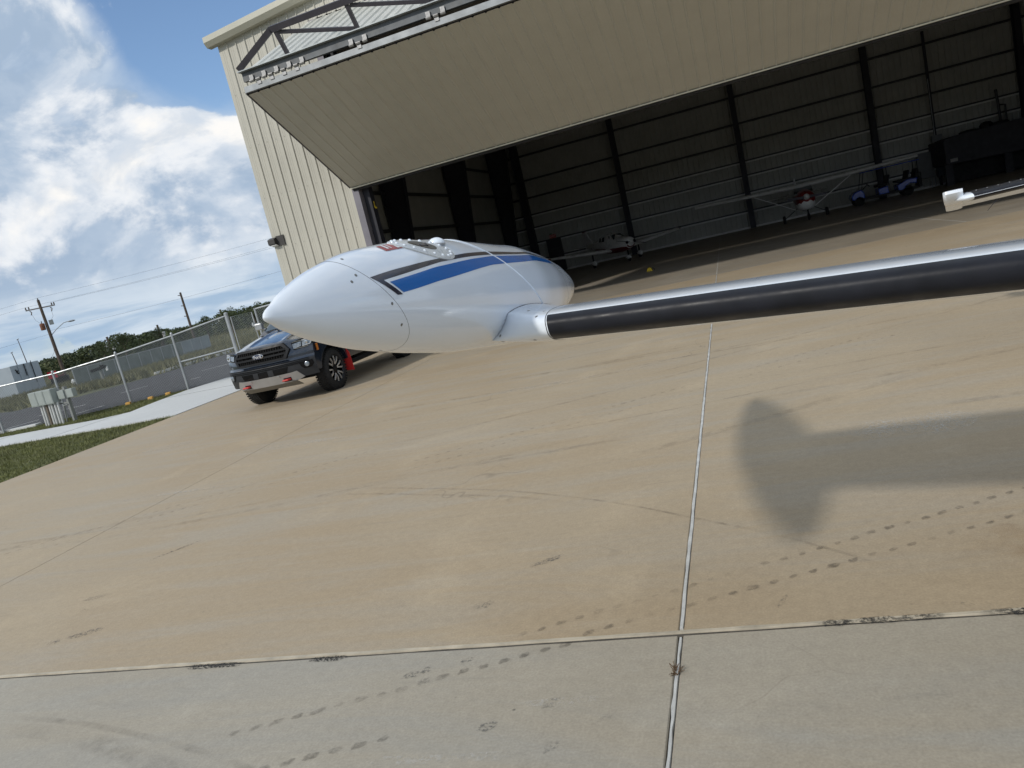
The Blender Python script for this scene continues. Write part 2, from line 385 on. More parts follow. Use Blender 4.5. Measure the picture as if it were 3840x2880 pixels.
def dabs(p0, p1, n, w, name='tread_marks', mat=None):
    mb = MB(); uv = []; d = Vector((p1[0]-p0[0], p1[1]-p0[1], 0)); u = d.normalized(); v = Vector((-u.y, u.x, 0))
    for k in range(n):
        p = Vector((*p0, .0022))+d*k/(n-1)+v*random.uniform(-.006, .006); s = w*random.uniform(.75, 1.15); o = len(mb.v)
        q = [p]; uv.append((.5, .5))
        for i in range(9):                                   # an uneven rounded print
            a = 2*math.pi*i/9; g = random.uniform(.7, 1.15); q.append(p+u*s*.66*g*math.cos(a)+v*s*.46*g*math.sin(a)+u*s*.15*math.sin(a)); uv.append((.5+.42*math.cos(a), .5+.42*math.sin(a)))
        mb.v += [tuple(c) for c in q]; mb.f += [(o, o+1+i, o+1+(i+1) % 9) for i in range(9)]
    return tag(obj(name, mb, mat or dab, apron, uv=uv), kind='stuff')
dabs((-.89, 2.945), (1.9, 4.08), 32, .05); dabs((-1.21, 2.97), (1.6, 4.22), 34, .042)
dabs((-2.35, 2.32), (-.98, 2.86), 17, .052); dabs((-2.5, 1.94), (-1.6, 2.27), 11, .05)
dabs((-3.2, 6.3), (1.3, 8.6), 48, .05, mat=dabf); dabs((-3.1, 6.05), (1.4, 8.35), 48, .045, mat=dabf); dabs((-7.5, 5.0), (-4.0, 7.0), 38, .05, mat=dabf); dabs((-7.4, 4.8), (-3.9, 6.8), 38, .04, mat=dabf)
for x, y, w, h, a in [(-4.73, 3.89, .22, .08, .3), (-4.28, 3.35, .26, .10, .4), (-4.45, 3.27, .12, .08, 0), (-1.51, 3.28, .14, .09, .5), (-4.64, 3.69, .10, .05, 0), (-1.27, 3.74, .22, .07, .6), (-.05, 3.1, .12, .03, 1.2), (.61, 2.97, .10, .03, -.3), (-4.7, 4.65, .45, .05, .9)]:
    blot(x, y, w, h, a, oil)
for x, y, w, h in [(-1.66, 2.69, .09, .06), (-1.58, 2.63, .09, .06), (-1.60, 2.72, .07, .05), (-1.42, 2.78, .07, .04), (-1.18, 2.32, .1, .06), (-.9, 2.2, .1, .05), (-.72, 2.35, .07, .05), (-.95, 2.45, .1, .06)]:
    blot(x, y, w, h, random.uniform(0, 1), oil)
for x, w in [(-2.2, .26), (-2.88, .42), (.14, .14), (.29, .18), (.45, .2), (.74, .25)]: blot(x, 2.868 if x < 0 else 2.888, w, .06, 0, tarm, z=.006 if x > 0 else .0022)
for x, y, w, h in [(-1.3, 2.15, .7, .06), (-.9, 2.46, .4, .05), (-2.6, 2.0, .5, .08), (-6.3, 6.5, 1.8, .12), (.9, 5.3, .9, .5), (1.0, 2.1, .25, .12), (-5.5, 8.0, 1.6, .2), (-2.5, 9.0, 1.4, .3), (-9, 9.4, 1.2, .3)]:
    blot(x, y, w, h, random.uniform(-.1, .3), pale)
rust = stain('rust_stain', (.36, .22, .09), .35, .75, .30, 6)
blot(.88, 3.42, .5, .45, .4, rust); blot(-9.9, 11.9, 1.5, .10, -.05, rust); blot(-2.4, 5.05, .05, .03, 0, rust)

# weed in the joint
wm = M('dry_weed', (.12, .075, .04), .9, 0, .3, 20)
weed = thing('dry_weed', 'tiny dry brown weed growing in the slab joint', 'weed', (-.478, 2.62, 0))
mb = MB()
for k in range(36):
    a = random.uniform(0, 6.28); l = random.uniform(.015, .045); e = random.uniform(.2, 1.3); p = Vector((-.478+random.uniform(-.006, .006), 2.62+random.uniform(-.03, .03), -.002))
    q = p+Vector((math.cos(a)*math.cos(e), math.sin(a)*math.cos(e), math.sin(e)))*l; mb.bar(p, q, .0022, .0015)
obj('weed_stems', mb, wm, weed)

# sidewalk, road and parking lot
SW = [(-34, 16.4), (-20.6, 13.95), (-18.07, 13.69), (-13.57, 13.15), (-12.04, 13.1), (-12.04, 20.0), (-15.2, 20.0), (-15.75, 19.7), (-16.15, 18.35), (-15.85, 16.4), (-15.6, 15.5), (-16.4, 15.25), (-20.57, 15.67), (-34, 18.4)]
sidewalk = sheet('sidewalk', SW, .012, walkc, None, .1, 'structure', 'pale new concrete sidewalk curving along the grass')
mb = MB(); mb.bar((-16.2, 13.4, .0135), (-15.8, 15.4, .0135), .014, .003); obj('score_line', mb, sealdark, sidewalk)
mb = MB(); mb.bar((-20.2, 13.95, .0135), (-19.9, 15.6, .0135), .014, .003); obj('score_line', mb, sealdark, sidewalk)
mb = MB(); mb.bar((-15.9, 17.2, .0135), (-12.1, 16.9, .0135), .014, .003); obj('score_line', mb, sealdark, sidewalk)
RD = [(-75, 26.0), (-40, 19.0), (-30, 17.6), (-22, 16.75), (-19.5, 17.4), (-17.8, 17.95), (-16.4, 18.75), (-15.0, 19.9), (-14.0, 20.9), (-14.0, 62), (-27.4, 62), (-27.4, 29.8), (-28.7, 26), (-42.8, 33.3), (-75, 52)]
def tess(poly, step=2.0):
    bm = bmesh.new(); vs = [bm.verts.new((x, y, 0)) for x, y in poly]; fc = bm.faces.new(vs); bmesh.ops.triangulate(bm, faces=[fc])
    for _ in range(4):
        es = [e for e in bm.edges if e.calc_length() > step*1.6]
        if not es: break
        bmesh.ops.subdivide_edges(bm, edges=es, cuts=1); bmesh.ops.triangulate(bm, faces=bm.faces[:])
    mb = MB(); mb.v = [(v.co.x, v.co.y, 0) for v in bm.verts]; bm.verts.index_update(); mb.f = [tuple(v.index for v in fc.verts) for fc in bm.faces]; bm.free(); return mb
def terrain_sheet(name, poly, dz, mat, label):
    mb = tess(poly); mb.v = [(x, y, terrain_z(x, y)+dz) for x, y, _ in mb.v]
    o = obj(name, mb, mat, None, True, sharp=180); return tag(o, label, None, None, 'structure')
road = terrain_sheet('road', RD, .0, asphalt, 'dark asphalt road and parking lot beyond the fence')
lawn = terrain_sheet('lawn', [(-40, 12), (-12.03, 4), (-12.03, 22), (-15, 20.0), (-16.4, 18.8), (-19.5, 17.45), (-22, 16.8), (-40, 19.1)], -.012, turf, 'mown grass between the apron and the fence')
linem = M('road_paint', (.52, .51, .50), .8, 0, .3, 6)
for a, b in [((-23.1, 22.8), (-22.5, 23.6)), ((-20.4, 18.2), (-20.1, 19.0)), ((-23.2, 18.0), (-22.7, 18.8)), ((-19.3, 22.3), (-19.0, 22.45)), ((-24.5, 20.3), (-22.9, 20.9)), ((-21.5, 25.6), (-20.4, 26.6))]:
    mb = MB(); z = terrain_z(a[0], a[1])+.004; mb.bar((*a, z), (*b, z), .11, .004); obj('painted_line', mb, linem, road)
mb = MB(); mb.bar((-24, 16.78, .03), (-20.6, 17.0, .03), .25, .08); k = obj('kerb', mb, walkc, None, bevel=.015); tag(k, 'short white concrete kerb at the foot of the fence', 'kerb', kind='structure')

def wheel_stop(a, b, z, mat, label, group, name='wheel_stop'):
    a, b = Vector((*a, z)), Vector((*b, z)); d = (b-a).normalized(); s = Vector((-d.y, d.x, 0)); mb = MB(); w = .09; h = .12
    prof = lambda p: [p-s*w, p-s*w*.6+Vector((0, 0, h)), p+s*w*.6+Vector((0, 0, h)), p+s*w]
    mb.loft([prof(a), prof(a+d*.05), prof(b-d*.05), prof(b)])
    o = obj(name, mb, mat, None, bevel=.012); tag(o, label, 'wheel stop', group); return o
ws = M('stop_concrete', (.55, .55, .53), .8, 0, .2, 5)
for a, b, l in [((-28.15, 30.2), (-28.1, 31.9), 'white concrete wheel stop nearest the red sign end of the lot'), ((-28.0, 32.3), (-28.1, 34.2), 'white concrete wheel stop in the middle of the row of three'), ((-27.95, 34.7), (-28.05, 36.6), 'white concrete wheel stop closest to the pickup truck grille')]:
    wheel_stop(a, b, 0, ws, l, 'white wheel stops along the lot')
yel = M('yellow_kerb_paint', (.55, .30, .06), .7, 0, .3, 6)
for x, y, l in [(-17.9, 17.72, 'small yellow marker block at the foot of the left fence post'), (-17.3, 18.0, 'yellow painted block under the fence, middle of three'), (-16.85, 18.24, 'yellow painted block under the fence beside the sidewalk')]:
    wheel_stop((x, y), (x+.13, y+.06), -.05, yel, l, 'yellow blocks under the fence', 'marker_block')

# short mown grass, blade by blade
def inside(P, poly):
    x, y = P[:, 0], P[:, 1]; c = np.zeros(len(P), bool); n = len(poly)
    for i in range(n):
        (x0, y0), (x1, y1) = poly[i], poly[(i+1) % n]
        c ^= ((y0 > y) != (y1 > y)) & (x < (x1-x0)*(y-y0)/(y1-y0+1e-12)+x0)
    return c
def blades(name, polys, dens, h, w, mat, label, cat, z0=-.012, holes=()):
    V = []; F = []
    for poly, dn in zip(polys, dens):
        p = np.array(poly); lo, hi = p.min(0), p.max(0); n = int((hi-lo).prod()*dn); P = lo+rng.random((n, 2))*(hi-lo); P = P[inside(P, poly)]
        for q in holes: P = P[~inside(P, q)]
        n = len(P); z = np.array([terrain_z(x, y) for x, y in P])+z0; a = rng.random(n)*6.283; H = h*(.5+rng.random(n)); wd = w*(.6+.8*rng.random(n))
        ln = rng.normal(0, .45, (n, 2))*H[:, None]
        A = np.stack([P[:, 0]-np.cos(a)*wd, P[:, 1]-np.sin(a)*wd, z], 1); B = np.stack([P[:, 0]+np.cos(a)*wd, P[:, 1]+np.sin(a)*wd, z], 1); C = np.stack([P[:, 0]+ln[:, 0], P[:, 1]+ln[:, 1], z+H], 1)
        o = sum(len(k) for k in V); V.append(np.stack([A, B, C], 1).reshape(-1, 3)); F.append(np.arange(3*n).reshape(-1, 3)+o)
    V = np.concatenate(V); F = np.concatenate(F); me = bpy.data.meshes.new(name); me.from_pydata(V.tolist(), [], F.tolist()); me.materials.append(mat)
    o = bpy.data.objects.new(name, me); COL.objects.link(o); return tag(o, label, cat, None, 'stuff')
bl = M('grass_blade', (.125, .135, .040), .7, 0, .45, 1.2); bl2 = M('meadow_blade', (.14, .135, .06), .8, 0, .45, .25)
blades('grass', [[(-20, 8.6), (-12.03, 7.5), (-12.03, 13.1), (-13.57, 13.12), (-18.07, 13.66), (-20, 13.9)], [(-24, 15.9), (-20.57, 15.7), (-16.4, 15.3), (-15.65, 15.55), (-16.2, 18.4), (-16.6, 18.6), (-19.5, 17.4), (-22, 16.7), (-24, 16.9)]], [900, 700], .045, .006, bl, 'short green lawn grass beside the apron and along the fence', 'grass')
blades('meadow_grass', [[(-27.5, 29), (-32, 27.9), (-48, 36), (-75, 52), (-75, 75), (-28, 75)], [(-230, 90), (-80, 45), (-75, 75), (-28, 76), (-60, 230)]], [26, 3.0], .34, .05, bl2, 'tall rough grass of the field beyond the parking lot', 'grass')

# ================================================================== HANGAR
XL, XR, YF, YB, XC = -12.95, 22.95, 20.1, 46.6, 5.0
roofz = lambda x: 9.53+(18-abs(x-XC)+ -.05)/12
hangar = thing('hangar', 'large cream metal aircraft hangar with its tall door folded open', 'hangar', (XL, YF, 0))
def rib_profile(n=3, pitch=.3, h=.034):
    P = [(0, 0)]
    for k in range(n):
        o = k*pitch; P += [(o+.075, 0), (o+.083, .004), (o+.09, 0), (o+.135, 0), (o+.143, .004), (o+.15, 0), (o+pitch-.045, 0), (o+pitch-.022, h), (o+pitch-.004, h)] + ([(o+pitch+.018, 0)] if k < n-1 else [(o+pitch+.018, .0015)])
    return P
PROF = rib_profile(); PROF2 = [(0, 0), (.055, 0), (.08, .03), (.10, .03), (.125, 0), (.30-.145, 0)]
def ribbed(o, ux, uy, nz, length, n=3, prof=None, topfn=None):
    o, ux, uy, nz = Vector(o), Vector(ux), Vector(uy), Vector(nz); mb = MB(); pr = prof or rib_profile(n); L = []
    for u, h in pr:
        p = o+ux*u+nz*h; l = topfn(p) if topfn else length; L += [p, p+uy*l]
    mb.add(L, [(2*i, 2*i+2, 2*i+3, 2*i+1) for i in range(len(pr)-1)]); return mb
# front wall left of the opening (rake-cut sheets) and the header above the door
x = XL; k = 0
while x < -10.0:
    n = 3 if x+.9 <= -9.94 else 1
    o = obj('wall_panel', ribbed((x, YF, 0), (1, 0, 0), (0, 0, 1), (0, -1, 0), 0, n, topfn=lambda p: roofz(p.x)-.02), cream, hangar); x += .3*n
while x < 19.7:
    obj('wall_panel', ribbed((x, YF, 9.22), (1, 0, 0), (0, 0, 1), (0, -1, 0), 0, 3, topfn=lambda p: roofz(p.x)-9.24), cream, hangar); x += .9
mb = MB(); mb.prism([(19.8, 0), (XR, 0), (XR, roofz(XR)-.02), (19.8, roofz(19.8)-.02)], .05, (0, YF+.05, 0), (1, 0, 0), (0, 0, 1)); obj('wall_panel', mb, cream, hangar)
# screws on the front wall sheets, row by row
scr = M('screw_head', (.30, .29, .25), .4, .6, .1, 5); mb = MB()
for zz in np.arange(.5, 9.2, 1.5):
    for kk in range(10): mb.lathe((XL+.11+.3*kk, YF-.001, zz+random.uniform(-.01, .01)), (0, -1, 0), [(0, .009), (.006, .009), (.009, .004)], 6)
tag(obj('screw_heads', mb, scr, hangar), kind='stuff')
mb = MB(); mb.prism([(-.02, .02), (.13, .02), (.13, -.012), (.0, -.012), (.0, -.4), (-.02, -.4)], 9.5, (XL, YF, 0), (1, 0, 0), (0, -1, 0)); obj('corner_trim', mb, trim, hangar)
mb = MB(); mb.box((XL-.01, (YF+YB)/2, 4.75), (.03, YB-YF, 9.5)); obj('side_wall', mb, cream, hangar)
mb = MB(); mb.box((XR+.01, (YF+YB)/2, 4.75), (.03, YB-YF, 9.5)); obj('side_wall', mb, cream, hangar)
# rake trim: gutter-like fascia in two bends
for sgn in (-1, 1):
    a = Vector((XC+sgn*18.2, 0, roofz(XC+sgn*18.2))); b = Vector((XC, 0, roofz(XC)+.005)); ring = lambda p: [(p.x, YF+.1, p.z+.17), (p.x, YF-.30, p.z+.17), (p.x, YF-.30, p.z+.02), (p.x, YF-.20, p.z-.10), (p.x, YF+.0, p.z-.10), (p.x, YF+.1, p.z-.05)]
    mb = MB(); mb.loft([ring(a), ring(b)]); obj('rake_trim', mb, trim, hangar)
    A, B = (XC+sgn*18.1, XC); mb = MB()
    mb.loft([[(x, y, roofz(x)+dz) for y, dz in ((YF+.1, .13), (YF+.1, .0), (YB+.3, .0), (YB+.3, .13))] for x in (A, B)]); obj('roof', mb, M('roof_sheet', (.45, .45, .43), .4, .4), hangar)
jm = M('jamb_steel', (.20, .19, .215), .5, .2, .12, 2)
for sx, x0 in ((1, -9.95), (-1, 19.85)):
    mb = MB(); mb.box((x0+.09*sx, YF+.06, 4.6), (.20, .22, 9.2)); obj('door_jamb', mb, jm, hangar)
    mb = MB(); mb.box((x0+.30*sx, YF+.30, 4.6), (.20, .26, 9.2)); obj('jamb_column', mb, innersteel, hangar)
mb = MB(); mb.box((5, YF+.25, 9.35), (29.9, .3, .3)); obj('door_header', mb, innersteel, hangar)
hf = sheet('hangar_floor', [(XL, 20.07), (XR, 20.07), (XR, YB), (XL, YB)], .0, floorc, None, .1, 'structure', 'smooth concrete floor inside the hangar')
for xj in (-6.25, -.476, 5.3, 11.07):
    mb = MB(); mb.bar((xj, 20.2, .001), (xj, 46.4, .001), .016, .003); obj('floor_joint', mb, sealm, hf)
# rear wall sheets, facing in, girts and columns
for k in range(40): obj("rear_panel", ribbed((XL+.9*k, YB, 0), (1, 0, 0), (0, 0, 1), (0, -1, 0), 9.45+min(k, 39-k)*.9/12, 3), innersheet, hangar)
GZ = [1.0, 2.05, 3.0, 3.8, 4.85, 5.92, 7.4, 8.7]
gb = MB(); gb.box((5, YB-.16, 0), (35.8, .2, .10))
g0 = obj('girt', gb, innertube, hangar); g0.location = (0, 0, GZ[0])
ll = MB(); ll.box((5, YB-.28, -.075), (35.8, .03, .085)); lip0 = obj('girt_lip', ll, M('girt_lip_steel', (.66, .66, .63), .45, .0), hangar); lip0.location = (0, 0, GZ[0])
for zz in GZ[1:4]: copy_part(lip0, hangar, (0, 0, zz))
for zz in GZ[1:]: copy_part(g0, hangar, (0, 0, zz))
cb = MB(); cb.box((0, YB-.30, 4.9), (.30, .03, 9.8)); cb.box((0, YB-.5, 4.9), (.02, .4, 9.8)); cb.box((0, YB-.70, 4.9), (.30, .03, 9.8))
c0 = obj('rear_column', cb, innersteel, hangar); ROOTLOC_c = c0.location.copy()
c0.location = (-5.55, 0, 0)
for xx in (1.4, 8.3, 15.4): copy_part(c0, hangar, (xx, 0, 0))
mb = MB(); mb.box((11.2, YB-.42, 4.0), (.12, .12, 8.0)); obj('rear_post', mb, innersteel, hangar)
mb = MB(); mb.box((-11.62, YB-.45, 4.75), (.42, .5, 9.5)); obj('corner_column', mb, innersteel, hangar)
mb = MB(); mb.box((5, YB-.08, .05), (35.6, .08, .10)); obj('base_rail', mb, M('base_rail_paint', (.68, .68, .66), .5), hangar)
# side wall inside: sheets, girts
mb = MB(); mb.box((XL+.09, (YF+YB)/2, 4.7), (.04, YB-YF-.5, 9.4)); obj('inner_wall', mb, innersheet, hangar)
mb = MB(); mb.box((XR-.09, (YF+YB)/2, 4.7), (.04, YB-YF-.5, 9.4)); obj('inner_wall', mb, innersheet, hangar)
sg = MB(); sg.box((XL+.22, (YF+YB)/2+.2, 0), (.2, 25.2, .07)); sg.box((XL+.32, (YF+YB)/2+.2, -.05), (.02, 25.2, .12))
s0 = obj('side_girt', sg, innertube, hangar); s0.location = (0, 0, 2.2)
for zz in (3.75, 5.25, 6.7, 8.1): copy_part(s0, hangar, (0, 0, zz))
# rigid frames: tapered columns and rafters
for yy in (28.25, 36.0, 43.9):
    for sgn in (-1, 1):
        xo = XC+sgn*17.75; mb = MB()
        mb.prism([(xo, 0), (xo-sgn*.50, 0), (xo-sgn*1.35, 8.6), (xo-sgn*1.35, 9.5), (xo, 9.45)], .02, (0, yy, 0), (1, 0, 0), (0, 0, 1))
        mb.bar((xo-sgn*.50, yy-.01, 0), (xo-sgn*1.35, yy-.01, 8.6), .26, .03, (1, 0, 0)); mb.bar((xo-sgn*.01, yy-.01, 0), (xo-sgn*.01, yy-.01, 9.4), .26, .03, (1, 0, 0))
        obj('frame_column', mb, innersteel, hangar)
        mb = MB(); mb.loft([[(x, yy-.12, roofz(x)-.1), (x, yy+.12, roofz(x)-.1), (x, yy+.12, roofz(x)-d), (x, yy-.12, roofz(x)-d)] for x, d in ((xo-sgn*1.3, 1.1), (XC, .7))]); obj('rafter', mb, innersteel, hangar)
# flood light on the front wall
mb = MB(); mb.prism([(0, 0), (.14, -.05), (.14, -.20), (.0, -.24)], .24, (-12.81, YF-.04, 3.83), (0, -1, 0), (0, 0, 1)); w = obj('wall_light', mb, M('bronze_housing', (.045, .042, .04), .5), hangar, bevel=.01)
mb = MB(); mb.prism([(0, 0), (.115, .03), (.115, .045), (0, .02)], .19, (-12.785, YF-.045, 3.56), (0, -1, 0), (0, 0, 1)); obj('lens', mb, M('frosted_glass', (.7, .7, .68), .3), w)
mb = MB(); mb.box((-12.69, YF-.02, 3.7), (.26, .05, .3)); obj('back_plate', mb, MATS['bronze_housing'], w)

# ---- folded door
B0 = Vector((0, 19.98, 4.58)); H0 = Vector((0, 16.04, 6.69)); H1 = Vector((0, 16.04, 7.12)); T0 = Vector((0, 20.0, 9.16))
dl = (H0-B0).normalized(); nl = Vector((0, -dl.z*-1, 0)); nl = Vector((0, -dl.z, dl.y)); nl = nl if nl.z < 0 else -nl
du = (T0-H1).normalized(); nu = Vector((0, -du.z, du.y)); nu = nu if nu.z > 0 else -nu
DX0, DN = -9.95, 33; DX1 = DX0+.9*DN
mb = MB(); m = Matrix(((1, 0, 0), dl, dl.cross(Vector((1, 0, 0))))).transposed(); m = Matrix((Vector((1, 0, 0)), dl, Vector((1, 0, 0)).cross(dl))).transposed()
c = (B0+H0)/2-nl*.10; mb.box((( DX0+DX1)/2, c.y, c.z), (DX1-DX0-.02, (H0-B0).length-.02, .15), m=m)
door = obj('bifold_door', mb, innersteel, hangar)
lp = MB(); p0 = B0-nl*.012
src = obj('door_panel', ribbed((DX0, p0.y, p0.z), (1, 0, 0), dl, nl, (H0-B0).length-.06, prof=rib_profile(3, .3, .022)), cream, door)
for k in range(1, DN): copy_part(src, door, (.9*k, 0, 0))
um = MB(); m2 = Matrix((Vector((1, 0, 0)), du, Vector((1, 0, 0)).cross(du))).transposed(); c = (H1+T0)/2-nu*.09
mb = MB(); mb.box(((DX0+DX1)/2, c.y, c.z), (DX1-DX0-.02, (T0-H1).length-.1, .12), m=m2); obj('upper_leaf_frame', mb, innersteel, door)
upsheet = M('sky_paled_sheet', (.60, .60, .55), .38, .15, .12, 1.5, dirt=.15)  # same cream sheet, sky glare painted in as a paler tone, with dirt mottling
src = obj('upper_door_panel', ribbed((DX0, H1.y, H1.z), (1, 0, 0), du, nu, (T0-H1).length), upsheet, door)
for k in range(1, DN): copy_part(src, door, (.9*k, 0, 0))
XM, XW = (DX0+DX1)/2, DX1-DX0
beam = M('door_beam_steel', (.10, .11, .12), .5, .25, .2, 2, dirt=.25)
mb = MB(); mb.box((XM, 16.07, 7.04), (XW-.05, .10, .20)); obj('upper_beam', mb, beam, door)
mb = MB(); mb.box((XM, 16.02, 7.155), (XW+.04, .22, .022)); obj('beam_flange', mb, M('flange_steel', (.34, .37, .38), .45, .3, .15, 3), door)
chan = M('hinge_channel_steel', (.26, .275, .285), .42, .5, .2, 3, dirt=.2)
mb = MB(); mb.box((XM, 16.06, 6.765), (XW, .12, .135)); mb.box((XM, 15.995, 6.71), (XW, .02, .03)); obj('hinge_channel', mb, chan, door)
mb = MB(); mb.box((XM, 19.97, 4.56), (XW, .05, .03)); obj('edge_trim', mb, M('edge_trim_paint', (.60, .575, .46), .4), door)
mb = MB(); mb.tube((DX0+.05, 20.06, 4.53), (DX1-.05, 20.06, 4.53), .055, n=8); obj('rubber_seal', mb, M('black_rubber', (.012, .012, .013), .7), door)
# side edge of the lower leaf
mb = MB(); mb.bar((DX0-.01, *((B0-nl*.06)[1:])), (DX0-.01, *((H0-nl*.06)[1:])), .03, .13, nl); obj('leaf_edge', mb, darksteel, door)
hingem = M('hinge_steel', (.30, .30, .30), .45, .6, .25, 12, dirt=.3)
def knuckle(x, k):
    mb = MB(); mb.tube((x-.055, 15.98, 6.90), (x+.055, 15.98, 6.90), .036, n=8); mb.box((x, 15.99, 6.84 if k % 2 else 6.97), (.10, .02, .10 if k % 2 else .12)); return mb
ks = [obj('hinge_knuckle', knuckle(-9.68, k), hingem, door) for k in (0, 1)]
for k in range(2, 9): copy_part(ks[k % 2], door, (.17*k, 0, 0))
ks[1].location = (.17, 0, 0)
for j in range(14):
    for k in range(3): copy_part(ks[k % 2], door, (2.63+1.87*j+.17*k, 0, 0))
# stiffening truss standing on the hinge line
tz = lambda k: Vector((0, 16.0, 7.16))+nu*k
def chord(x0, k0, x1, k1, w=.12, h=.13, name='truss_chord'):
    a, b = tz(k0), tz(k1); mb = MB(); mb.bar((x0, a.y, a.z), (x1, b.y, b.z), w, h, nu); return obj(name, mb, darksteel, door)
chord(-9.93, .06, -8.72, .60); chord(-8.74, .60, 18.5, .60); chord(18.48, .60, DX1, .06)
xs = [-8.62+1.81*k for k in range(16)]
for i, xx in enumerate(xs):
    chord(xx, .0, xx-.02, .54, .08, .09, 'truss_post')
    if i < len(xs)-1: chord(xx+.05, .50, xs[i+1]-.06, .05, .06, .08, 'truss_diagonal')
for xx in (-8.3, -4.7, -1.1, 2.5):
    a = tz(.45); b = H1+du*1.3+nu*.05; mb = MB(); mb.bar((xx, a.y, a.z), (xx+.5, b.y, b.z), .04, .04); obj('truss_brace', mb, galv, door)

# exit door, sign, panels, pipes on the rear wall
mb = MB(); mb.box((-10.35, YB-.36, 1.05), (.95, .08, 2.05)); d1 = obj('exit_door', mb, M('black_door', (.014, .014, .016), .5), hangar)
mb = MB(); mb.box((-10.35, YB-.41, 1.45), (.5, .03, .06)); obj('push_bar', mb, innertube, d1)
mb = MB(); mb.box((-10.35, YB-.38, 2.22), (.42, .05, .22)); ex = obj('exit_sign', mb, M('exit_sign_red', (.42, .05, .04), .5), hangar)
me = text_mesh('EXIT', .2); tx = bpy.data.objects.new('lettering', me); me.materials.append(M('sign_letters', (.75, .72, .68), .5)); COL.objects.link(tx); tx.parent = ex
tx.rotation_euler = (R(90), 0, 0); tx.location = Vector((-10.35, YB-.407, 2.215))-ROOTLOC['hangar']
mb = MB(); mb.box((-10.45, YB-.38, 2.38), (.16, .05, .06)); obj('sign_lamp', mb, M('sign_green', (.03, .16, .06), .5), ex)
pg = M('panel_grey', (.16, .17, .17), .5); pg2 = M('panel_teal_grey', (.075, .10, .11), .5)
for nm, x0, x1, z0, z1, mt in [('breaker_panel', 10.15, 10.92, .55, 1.9, pg), ('junction_box', 10.98, 11.47, 1.97, 2.66, pg), ('switch_cabinet', 11.05, 11.55, .5, 1.95, pg2)]:
    mb = MB(); mb.box(((x0+x1)/2, YB-.52, (z0+z1)/2), (x1-x0, .22, z1-z0)); obj(nm, mb, mt, hangar, bevel=.01)
for xx, z0, z1 in [(10.75, 0, .55), (10.9, 0, .55), (11.16, 2.66, 5.6), (11.1, 1.9, 2.0), (11.42, 1.9, 2.0), (9.72, .6, 1.95)]:
    mb = MB(); mb.tube((xx, YB-.5, z0), (xx, YB-.5, z1), .022, n=6); obj('conduit', mb, galv, hangar)
mb = MB(); mb.path([(14.15, YB-.55, 4.2), (14.25, YB-.55, 2.3)], .07); obj('standpipe', mb, innertube, hangar)
mb = MB(); mb.path([(14.2, YB-.55, 3.4), (14.5, YB-.55, 3.35), (14.5, YB-.55, 2.2)], .05); obj('standpipe', mb, innertube, hangar)

# yellow ratchet strap hanging at the jamb
st = thing('door_strap', 'yellow ratchet strap hanging inside the hangar door jamb', 'strap', (-9.55, 20.42, 3.7))
ym = M('yellow_webbing', (.60, .42, .02), .7, 0, .2, 20)
mb = MB(); mb.bar((-9.68, 20.42, 4.47), (-9.62, 20.42, 4.12), .085, .012, (0, 1, 0)); obj('webbing', mb, ym, st)
mb = MB(); mb.box((-9.60, 20.41, 4.06), (.12, .05, .12)); mb.bar((-9.58, 20.40, 4.0), (-9.5, 20.4, 3.9), .07, .04); obj('buckle', mb, ym, st, bevel=.01)
mb = MB(); mb.bar((-9.68, 20.41, 4.02), (-9.60, 20.40, 3.95), .05, .03); obj('hook', mb, galv, st)

# ================================================================== TWIN-ENGINE AIRCRAFT WITH TIP TANK
white = M('white_aircraft_paint', (.76, .815, .885), .14, 0, .03, 1.5, coat=.6)
navy = M('navy_stripe', (.010, .014, .036), .14, 0, .05, 3, coat=.2)
blue = M('blue_stripe', (.004, .125, .43), .14, 0, .06, 3, coat=.2)
bootm = M('rubber_boot', (.010, .011, .016), .46, 0, .35, 7, spec=.28, bump=.08, bscale=18)
seamm = M('panel_gap', (.05, .05, .055), .7)
screw = M('steel_screw', (.22, .22, .21), .35, .8, .2, 30)
N0 = Vector((-1.104, 1.580, 1.690)); LT = 3.3913; AX = Vector((-.0035*.997, .99694, -.0780)).normalized()
SD = Vector((math.cos(-.0035), -math.sin(-.0035), 0)); UPT = SD.cross(AX)
KU = np.array([0, .02, .06, .12, .2, .3, .42, .55, .68, .8, .9, .96, 1.0]); KR = np.array([0, .0367, .0791, .1228, .1543, .179, .1886, .1975, .1726, .1335, .0836, .0423, 0])
_u = np.linspace(0, 1, 801); _r = np.interp(_u, KU, KR)
_k = np.hanning(61); _k /= _k.sum(); _rs = np.convolve(np.pad(_r, 30, mode='reflect', reflect_type='odd'), _k, 'valid')
_w = np.clip((_u-.01)/.05, 0, 1)*np.clip((.995-_u)/.05, 0, 1); _r = _r*(1-_w)+_rs*_w
_tip = np.sqrt(np.clip(_u/.012, 0, 1)); _r = np.where(_u < .012, np.interp(.012, _u, _r)*_tip, _r)
aircraft = thing('twin_aircraft', 'white twin-engine aircraft with blue striped wing tip tank and black de-icing boots', 'aircraft', (4.3, 4.0, 0))
def TS(u, th, off=0.0):
    """point on the tank's skin: u along it (0 nose, 1 tail), th degrees round it (0 inboard, 90 top)"""
    th = R(th); r = float(np.interp(u, _u, _r)); w = max(0, 1-u/.45)**2; kk = 1+.2542*max(0, 1-u/.5)*math.sin(th); r += off
    return N0+AX*(u*LT)+SD*(r*math.cos(th)-(w-1)*.063)+UPT*(r*kk*1.1877*math.sin(th)+(w-1)*.0224)
mb = MB(); us = list((1-np.cos(np.linspace(0, math.pi, 70)))/2); us[0] = .0002; us[-1] = .9995
mb.loft([[TS(u, 360*k/72) for k in range(72)] for u in us]); tank = obj('tip_tank', mb, white, aircraft, True, sharp=180)
